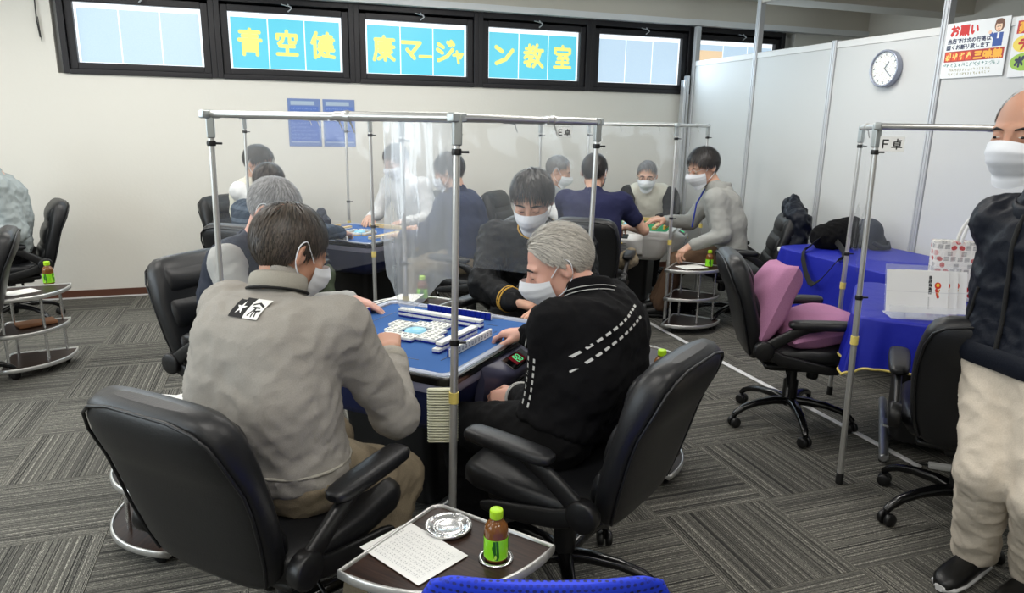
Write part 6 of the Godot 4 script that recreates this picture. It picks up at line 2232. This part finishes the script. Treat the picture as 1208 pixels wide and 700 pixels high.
func small_things() -> void:
	# on the near trolley
	var im := blank(384, 512, Color(0.93, 0.93, 0.92))
	var rng := RandomNumberGenerator.new()
	rng.seed = 15
	scribble(im, 60, 40, 240, 18, Color(0.4, 0.4, 0.4), rng)
	for r in 17:
		var y := 84 + r * 23
		im.fill_rect(Rect2i(36, y + 19, 310, 1), Color(0.72, 0.72, 0.72))
		for q in 8: scribble(im, 40 + q * 38, y, 22, 12, Color(0.45, 0.45, 0.46), rng)
	var pm := print_mat("score_print", im, 0.8)
	paper("score_sheet", "printed white score sheet on the dark trolley beside the ashtray", Vector3(0.268, 0.4822, -1.50), 0.52, 0.155, 0.215, pm)
	var b := MB.new()
	b.lathe([Vector2(0.05, 0.0), Vector2(0.058, 0.004), Vector2(0.060, 0.011), Vector2(0.056, 0.013), Vector2(0.046, 0.010), Vector2(0.040, 0.006), Vector2(0.034, 0.005), Vector2(0.030, 0.009), Vector2(0.026, 0.005), Vector2(0.004, 0.004)], T(), 36)
	var at := thing("ashtray", "round chrome ashtray on the dark wood trolley", "ashtray", Vector3(0.372, 0.481, -1.575), 0)
	put(b, "bowl", M.chrome, at)
	for k in 6:
		b = MB.new()
		var a := TAU * k / 6
		b.loft(b_ball(Vector3(cos(a) * 0.05, 0.0115, sin(a) * 0.05), 0.006))
		put(b, "dimple", M.chrome, at)
	b = MB.new()
	b.lathe([Vector2(0.034, 0.0), Vector2(0.041, 0.001), Vector2(0.041, 0.004), Vector2(0.036, 0.0055), Vector2(0.034, 0.003), Vector2(0.034, 0.0)], T(), 32, false, false)
	meta(put(b, "cup_ring", M.chrome, self, T(Vector3(0.45, 0.4805, -1.42))), "chrome cup holder ring around the bottle on the dark trolley", "holder")
	bottle("green tea bottle with lime cap standing in the cup ring of the dark trolley", Vector3(0.45, 0.4802, -1.42), 0.92)
	bottle("green tea bottle beside white paper on the trolley by the black jacket player", Vector3(0.79, 0.4802, -3.97))
	bottle("green tea bottle on the trolley beside the white-haired player", Vector3(1.43, 0.4802, -2.36))
	bottle("green tea bottle on the chrome trolley near the back wall", Vector3(-1.335, 0.4802, -4.93))
	bottle("green tea bottle on the trolley in front of the hoodie player", Vector3(3.02, 0.4802, -4.42), 0.9)
	paper("paper_sheet", "white paper with a lifted corner on the trolley by the black jacket player", Vector3(0.63, 0.4815, -3.90), 0.6, 0.24, 0.19, M.paper, 0.05)
	paper("paper_sheet", "white paper on the trolley in front of the hoodie player", Vector3(2.89, 0.4815, -4.45), 0.1, 0.20, 0.14, M.paper)
	paper("paper_sheet", "white paper on the chrome trolley near the back wall", Vector3(-1.43, 0.4815, -4.72), 0.7, 0.17, 0.13, M.paper)
	paper("paper_sheet", "white paper on the trolley beside the grey-vested player", Vector3(-0.40, 0.4815, -2.66), 0.5, 0.16, 0.12, M.paper)
	b = MB.new()
	b.box(T(), Vector3(0.20, 0.022, 0.11), 0.006)
	meta(put(b, "brown_envelope", M.cardboard, self, T(Vector3(-1.39, 0.278, -4.78), Vector3(0, 0.5, 0))), "brown padded envelope on the middle shelf of the chrome trolley", "envelope")
	# pouch by the far navy table, bag under a seat
	var f := Field.new(Vector3(-0.12, -0.02, -0.12), Vector3(0.12, 0.2, 0.12), 0.012)
	f.cap(Vector3(-0.03, 0.05, 0), Vector3(0.02, 0.05, 0), 0.05, 0.05, 0.02)
	f.cap(Vector3(-0.01, 0.08, 0), Vector3(0.01, 0.13, 0), 0.045, 0.03, 0.02)
	f.cut_below(Vector3.ZERO, Vector3.UP)
	b = MB.new()
	f.mesh(b)
	wrinkle(b, 0.012, 4, 20.0)
	meta(put(b, "drawstring_pouch", M.vest_slate, self, T(Vector3(0.335, 0.676, -5.60))), "dark crumpled pouch standing on the navy table by the back wall", "pouch")
	f = Field.new(Vector3(-0.15, -0.02, -0.15), Vector3(0.15, 0.25, 0.15), 0.011)
	f.cap(Vector3(-0.05, 0.05, 0), Vector3(0.05, 0.05, 0), 0.05, 0.05, 0.02)
	f.cap(Vector3(-0.04, 0.09, 0), Vector3(0.05, 0.11, 0), 0.035, 0.03, 0.02)
	f.cut_below(Vector3.ZERO, Vector3.UP)
	b = MB.new()
	f.mesh(b)
	wrinkle(b, 0.012, 9, 14.0)
	meta(put(b, "tan_pouch", M.khaki, self, T(Vector3(2.39, 0.487, -4.50), Vector3(0, 0.6, 0))), "tan pouch under the armrest of the navy T-shirt player's chair", "pouch")
	f = Field.new(Vector3(-0.2, -0.02, -0.15), Vector3(0.2, 0.3, 0.15), 0.014)
	f.cap(Vector3(-0.08, 0.08, 0), Vector3(0.08, 0.08, 0), 0.08, 0.08, 0.03)
	f.cap(Vector3(-0.06, 0.14, 0), Vector3(0.07, 0.13, 0), 0.06, 0.06, 0.03)
	f.cut_below(Vector3.ZERO, Vector3.UP)
	b = MB.new()
	f.mesh(b)
	wrinkle(b, 0.012, 5, 12.0)
	var bg := thing("backpack", "black bag with a red tag on the floor behind the chrome trolley", "bag", Vector3(3.12, 0, -4.92), 0.3)
	put(b, "bag_body", M.black_cloth, bg)
	b = MB.new()
	b.box(T(Vector3(0.02, 0.11, 0.088)), Vector3(0.05, 0.03, 0.004), 0.001)
	put(b, "red_tag", M.score_red, bg)
	# cable and plug on the carpet
	b = MB.new()
	var rings := []
	for k in 13:
		rings.push_back(b.sring(Vector3(0.012 * sin(k * 0.9) * 0.3, 0.006, -2.2 - 0.28 * k), Vector3(0.017, 0, 0), Vector3(0, 0.0055, 0), 8, 3.0))
	b.loft(rings)
	meta(put(b, "cable_cover", M.white_trim, self, T(Vector3(2.70, 0, 0))), "long straight white floor cable cover running towards the window wall", "cable cover")
	var pl := thing("power_plug", "white power tap with a black lead beneath the blue-covered table", "plug", Vector3(2.78, 0, -2.16), 0.9)
	b = MB.new()
	b.box(T(Vector3(0, 0.014, 0)), Vector3(0.035, 0.026, 0.10), 0.006)
	put(b, "socket_block", M.white_plastic, pl)
	b = MB.new()
	b.tube([Vector3(0, 0.012, -0.05), Vector3(0.03, 0.006, -0.13), Vector3(0.12, 0.006, -0.2), Vector3(0.2, 0.006, -0.18)], 0.004, 6)
	put(b, "lead", M.rubber, pl)
	# cushions on the chair
	var cx := Transform3D(Basis(Vector3.UP, yaw_to(Vector2(0.86, 0.42))), Vector3(2.46, 0, -2.80))
	pillow("pink square cushion standing against the chair back", cx * T(Vector3(0.01, 0.655, 0.155), Vector3(-0.38, 0, 0.1)), 0.20, 0.20, 0.085)
	pillow("pink square cushion lying flat on the chair seat", cx * T(Vector3(0.03, 0.535, -0.06), Vector3(-PI / 2 + 0.14, 0.25, 0)), 0.21, 0.20, 0.075)
	# coat over the hoodie player's chair
	f = Field.new(Vector3(-0.32, 0.3, -0.02), Vector3(0.32, 1.05, 0.62), 0.014)
	f.cap(Vector3(-0.15, 0.86, 0.36), Vector3(0.17, 0.90, 0.38), 0.06, 0.065, 0.04)
	f.cap(Vector3(-0.17, 0.82, 0.40), Vector3(-0.18, 0.55, 0.37), 0.07, 0.06, 0.05)
	f.cap(Vector3(0.15, 0.84, 0.42), Vector3(0.17, 0.52, 0.40), 0.075, 0.08, 0.05)
	f.cap(Vector3(0.0, 0.80, 0.42), Vector3(0.0, 0.50, 0.38), 0.07, 0.08, 0.06)
	f.cap(Vector3(0.17, 0.86, 0.40), Vector3(0.25, 0.72, 0.46), 0.05, 0.03, 0.04)
	f.cap(Vector3(-0.02, 0.93, 0.36), Vector3(0.12, 0.965, 0.38), 0.03, 0.028, 0.03)
	b = MB.new()
	f.mesh(b)
	wrinkle(b, 0.02, 6, 7.0)
	var co := put(b, "coat", M.jacket_navy, self, Transform3D(Basis(Vector3.UP, yaw_to(Vector2(-0.86, -0.5))), Vector3(3.36, 0, -4.55)))
	meta(co, "dark navy coat draped over the hoodie player's chair back", "coat")

func b_ball(c: Vector3, r: float) -> Array:
	return ball(c, Basis.IDENTITY, Vector3(r, r, r), 8)

func mesh_chair() -> void:
	var t := thing("mesh_chair", "office chair with a bright blue mesh back beside the dark trolley", "chair", Vector3(0.42, 0, -1.08), -0.30)
	var im := Image.create(128, 128, false, Image.FORMAT_RGBA8)
	for y in 128:
		for x in 128:
			var r := int(y / 16.0)
			var px := fposmod(x + (8.0 if r % 2 == 1 else 0.0), 16.0) - 8.0
			var py := fposmod(y, 16.0) - 8.0
			var hole := px * px / 22.0 + py * py / 14.0 < 1.0
			im.set_pixel(x, y, Color(0.02, 0.05, 0.28) if hole else Color(0.06, 0.20, 0.80))
	var m := print_mat("mesh_blue", im, 0.6)
	triplanar(m, 12.0)
	var b := MB.new()
	var rings := []
	for a in [[0.40, 0.12, 0.006], [0.405, 0.17, 0.012], [0.45, 0.19, 0.016], [0.60, 0.20, 0.017], [0.74, 0.195, 0.017], [0.80, 0.187, 0.016], [0.83, 0.172, 0.013], [0.843, 0.145, 0.009], [0.846, 0.11, 0.004]]:
		var ring := PackedVector3Array()
		for k in 32:
			var an := TAU * k / 32
			var x := signf(cos(an)) * pow(absf(cos(an)), 0.55) * float(a[1])
			var z := signf(sin(an)) * pow(absf(sin(an)), 0.7) * float(a[2])
			ring.push_back(Vector3(x, a[0], 0.20 + (float(a[0]) - 0.4) * 0.16 - 0.9 * x * x - z))
		rings.push_back(ring)
	rings.reverse()
	b.loft(rings)
	put(b, "backrest", m, t)
	b = MB.new()
	rings = []
	for a in [[-0.23, 0.10, 0.012], [-0.21, 0.19, 0.03], [0.0, 0.22, 0.035], [0.17, 0.20, 0.03], [0.2, 0.1, 0.012]]:
		rings.push_back(b.sring(Vector3(0, 0.41, a[0]), Vector3(a[1], 0, 0), Vector3(0, a[2], 0), 20, 3.4))
	b.loft(rings)
	put(b, "seat", m, t)
	b = MB.new()
	b.tube([Vector3(0, 0.37, 0.1), Vector3(0, 0.37, 0.2), Vector3(0, 0.42, 0.25), Vector3(0, 0.55, 0.25)], 0.02, 8)
	put(b, "back_post", M.plastic_black, t)
	b = MB.new()
	b.lathe([Vector2(0.03, 0.09), Vector2(0.034, 0.12), Vector2(0.025, 0.24), Vector2(0.025, 0.38)], T(), 12)
	put(b, "gas_lift", M.plastic_black, t)
	for k in 5:
		var a := TAU * k / 5
		var d := Vector3(sin(a), 0, cos(a))
		b = MB.new()
		b.tube([d * 0.02 + Vector3(0, 0.11, 0), d * 0.16 + Vector3(0, 0.10, 0), d * 0.29 + Vector3(0, 0.065, 0)], [0.026, 0.02, 0.014], 8)
		var lg := put(b, "base_leg", M.plastic_black, t)
		b = MB.new()
		b.lathe([Vector2(0.012, -0.02), Vector2(0.027, -0.016), Vector2(0.027, 0.016), Vector2(0.012, 0.02)], Transform3D(_frame(d.cross(Vector3.UP)), d * 0.29 + Vector3(0, 0.028, 0)), 12)
		put(b, "caster", M.plastic_black, lg)

func build_all() -> void:
	partition()
	furniture()
	people()
	clock()
	notices()
	bags()
	mesh_chair()
	small_things()

func furniture() -> void:
	var looks := table_looks()
	var t1 := mahjong_table("navy mahjong table with blue felt and white tiles, beside the chrome ashtray trolley", Vector2(0.505, -2.685), PI / 4, looks.navy)
	tiles_main(t1)
	# ribbed strip hanging from the corner of the main table
	var b := MB.new()
	var rings := []
	for k in 20:
		var y := 0.655 - 0.0093 * k
		for q in [[0.0, 0.0035, 0.047], [0.0022, 0.0115, 0.05], [0.0065, 0.0115, 0.05], [0.0085, 0.0035, 0.047]]:
			rings.push_back(b.sring(Vector3(0, y - q[0], 0.0), Vector3(q[2], 0, 0), Vector3(0, 0, -q[1]), 8, 6.0))
	b.loft(rings)
	meta(put(b, "ribbed_strip", M.foam_strip, self, T(Vector3(0.478, 0, -2.098), Vector3(0, -0.25, 0))), "cream ribbed foam strip hanging from the corner of the navy table", "strip")
	var t2 := mahjong_table("navy mahjong table with cream tile walls before the back wall", Vector2(0.60, -5.38), PI / 4, looks.navy)
	tiles_far(t2, "tile_white", "cream tile lying in a row on the navy table by the back wall", "cream tiles", 13, "standing tile on the navy table by the back wall")
	var t3 := mahjong_table("white mahjong table with green felt and yellow tiles near the partition", Vector2(2.86, -5.40), PI / 4 + 0.12, looks.white)
	tiles_far(t3, "tile_yellow", "yellow backed tile lying in a row on the white table", "yellow tiles", 13, "standing yellow backed tile on the white table with green felt")
	var t4 := mahjong_table("silver-footed mahjong table hidden under a blue tablecloth", Vector2(2.98, -2.38), PI / 4, looks.navy)
	# screen frames round the tables
	var H := 1.497
	frame4("steel pole frame with yellow ties around the blue felt table in use", [Vector3(-0.21, 0, -2.71), Vector3(0.49, 0, -2.03), Vector3(1.235, 0, -2.70), Vector3(0.585, 0, -3.33)], [Vector3(-0.19, H, -2.70), Vector3(0.515, H, -2.05), Vector3(1.265, H, -2.70), Vector3(0.575, H, -3.33)])
	frame4("steel pole frame around the navy table by the back wall", diamond(0.60, -5.38, 0.78, 0.0), diamond(0.60, -5.38, 0.76, H))
	frame4("steel pole frame around the white table near the partition", diamond(2.80, -5.38, 0.76, 0.0), diamond(2.78, -5.36, 0.76, H))
	frame4("steel pole frame with the F sign around the blue-covered table", [Vector3(2.24, 0, -2.19), Vector3(2.98, 0, -1.62), Vector3(3.72, 0, -2.38), Vector3(2.97, 0, -3.06)], [Vector3(2.21, H, -2.21), Vector3(2.98, H, -1.60), Vector3(3.72, H, -2.38), Vector3(2.95, H, -3.05)])
	vinyl("clear vinyl sheet hanging between the grey-vested player and the blue felt table", Vector3(-0.19, H, -2.70), Vector3(0.575, H, -3.33), 0.86, 0.014, 1)
	vinyl("clear vinyl sheet hanging before the player in the black jacket", Vector3(0.575, H, -3.33), Vector3(1.265, H, -2.70), 0.84, 0.014, 2)
	vinyl("curled clear vinyl gathered on the steel pole above the ribbed foam strip", Vector3(0.33, H, -2.24), Vector3(0.505, H, -2.06), 1.02, 0.02, 3, 0.05)
	vinyl("clear vinyl sheet between the striped-shirt player and the navy table by the back wall", Vector3(-0.16, H, -5.38), Vector3(0.60, H, -4.62), 0.84, 0.014, 4)
	vinyl("clear vinyl sheet between the dark blue player and the navy table by the back wall", Vector3(0.60, H, -4.62), Vector3(1.36, H, -5.38), 0.84, 0.014, 5)
	vinyl("clear vinyl sheet between the navy T-shirt player and the white table", Vector3(2.02, H, -5.36), Vector3(2.78, H, -4.60), 0.84, 0.014, 6)
	vinyl("clear vinyl sheet between the grey hoodie player and the white table", Vector3(2.78, H, -4.60), Vector3(3.54, H, -5.36), 0.84, 0.014, 7)
	vinyl("clear vinyl sheet with an F sign hanging over the blue-covered table", Vector3(2.21, H, -2.21), Vector3(2.98, H, -1.60), 0.98, 0.02, 8)
	vinyl("clear vinyl sheet between the pink-cushion chair and the blue-covered table", Vector3(2.21, H, -2.21), Vector3(2.95, H, -3.05), 0.92, 0.014, 9)
	# trolleys at the table corners
	trolley("dark wood quarter-round trolley with ashtray, paper and bottle beside the blue mesh chair", Vector2(0.37, -1.70), Vector2(-0.1, 1))
	trolley("trolley with paper and bottle between the grey-vested player and the black jacket", Vector2(0.70, -3.66), Vector2(0.05, -1))
	trolley("chrome three-tier trolley with a brown envelope on its shelf by the back wall", Vector2(-1.57, -4.86), Vector2(0.8, 0.62))
	trolley("chrome three-tier trolley with white paper in front of the hoodie player", Vector2(2.90, -4.66), Vector2(0, 1))
	trolley("trolley between the white-haired player and the player in the black jacket", Vector2(1.31, -2.64), Vector2(1, 0.25))
	trolley("trolley between the grey-sweater player and the grey-vested player", Vector2(-0.25, -2.66), Vector2(-1, 0.35))
	# black chairs
	chair("black leather swivel chair holding the player in the grey sweater", -0.02, -1.87, Vector2(0.70, -0.71))
	chair("black leather swivel chair holding the white-haired player", 0.83, -1.885, Vector2(-0.58, -0.81))
	chair("black leather swivel chair holding the grey-vested player", -0.12, -3.26, Vector2(0.75, 0.66))
	chair("black leather swivel chair holding the player in the black jacket", 1.17, -3.30, Vector2(-0.72, 0.69))
	chair("black leather swivel chair with a pink cushion on its seat", 2.46, -2.80, Vector2(0.86, 0.42))
	chair("black leather swivel chair holding the striped-shirt player", -0.02, -4.70, Vector2(0.6, -0.8))
	chair("black leather swivel chair holding the cream-vested player by the back wall", -0.14, -5.98, Vector2(0.75, 0.66))
	chair("black leather swivel chair holding the white-shirted player", 1.24, -6.06, Vector2(-0.75, 0.66))
	chair("black leather swivel chair holding the player in dark blue", 1.30, -4.76, Vector2(-0.75, -0.66))
	chair("black leather swivel chair holding the navy T-shirt player", 2.14, -4.58, Vector2(0.55, -0.83))
	chair("black leather swivel chair holding the player in cream vest and glasses", 3.45, -6.02, Vector2(-0.55, 0.83))
	chair("black leather swivel chair holding the hoodie player, with a coat on its back", 3.36, -4.55, Vector2(-0.86, -0.5))
	chair("black leather swivel chair holding the older masked man at the white table", 2.19, -6.02, Vector2(0.75, 0.66))
	chair("black leather swivel chair holding the hooded person by the back wall", -1.84, -5.92, Vector2(-0.93, 0.30))
	chair("empty black leather swivel chair beside the trolley with the brown envelope", -1.73, -4.42, Vector2(-0.95, 0.2))
	chair("empty black leather swivel chair beside the standing man", 2.47, -1.83, Vector2(0.72, -0.69))

func diamond(x: float, z: float, r: float, y: float) -> Array:
	return [Vector3(x - r, y, z), Vector3(x, y, z + r), Vector3(x + r, y, z), Vector3(x, y, z - r)]

func frame4(label: String, feet: Array, tops: Array) -> Node3D:
	return screen_frame(label, feet, tops, [[0, 1], [1, 2], [3, 2], [0, 3]])

func _ready() -> void:
	camera_and_light()
	materials()
	glow("window_glow", Color(0.95, 0.98, 1.0), 1.25)
	glow("lamp_glow", Color(1.0, 0.98, 0.94), 2.0)
	room()
	build_all()
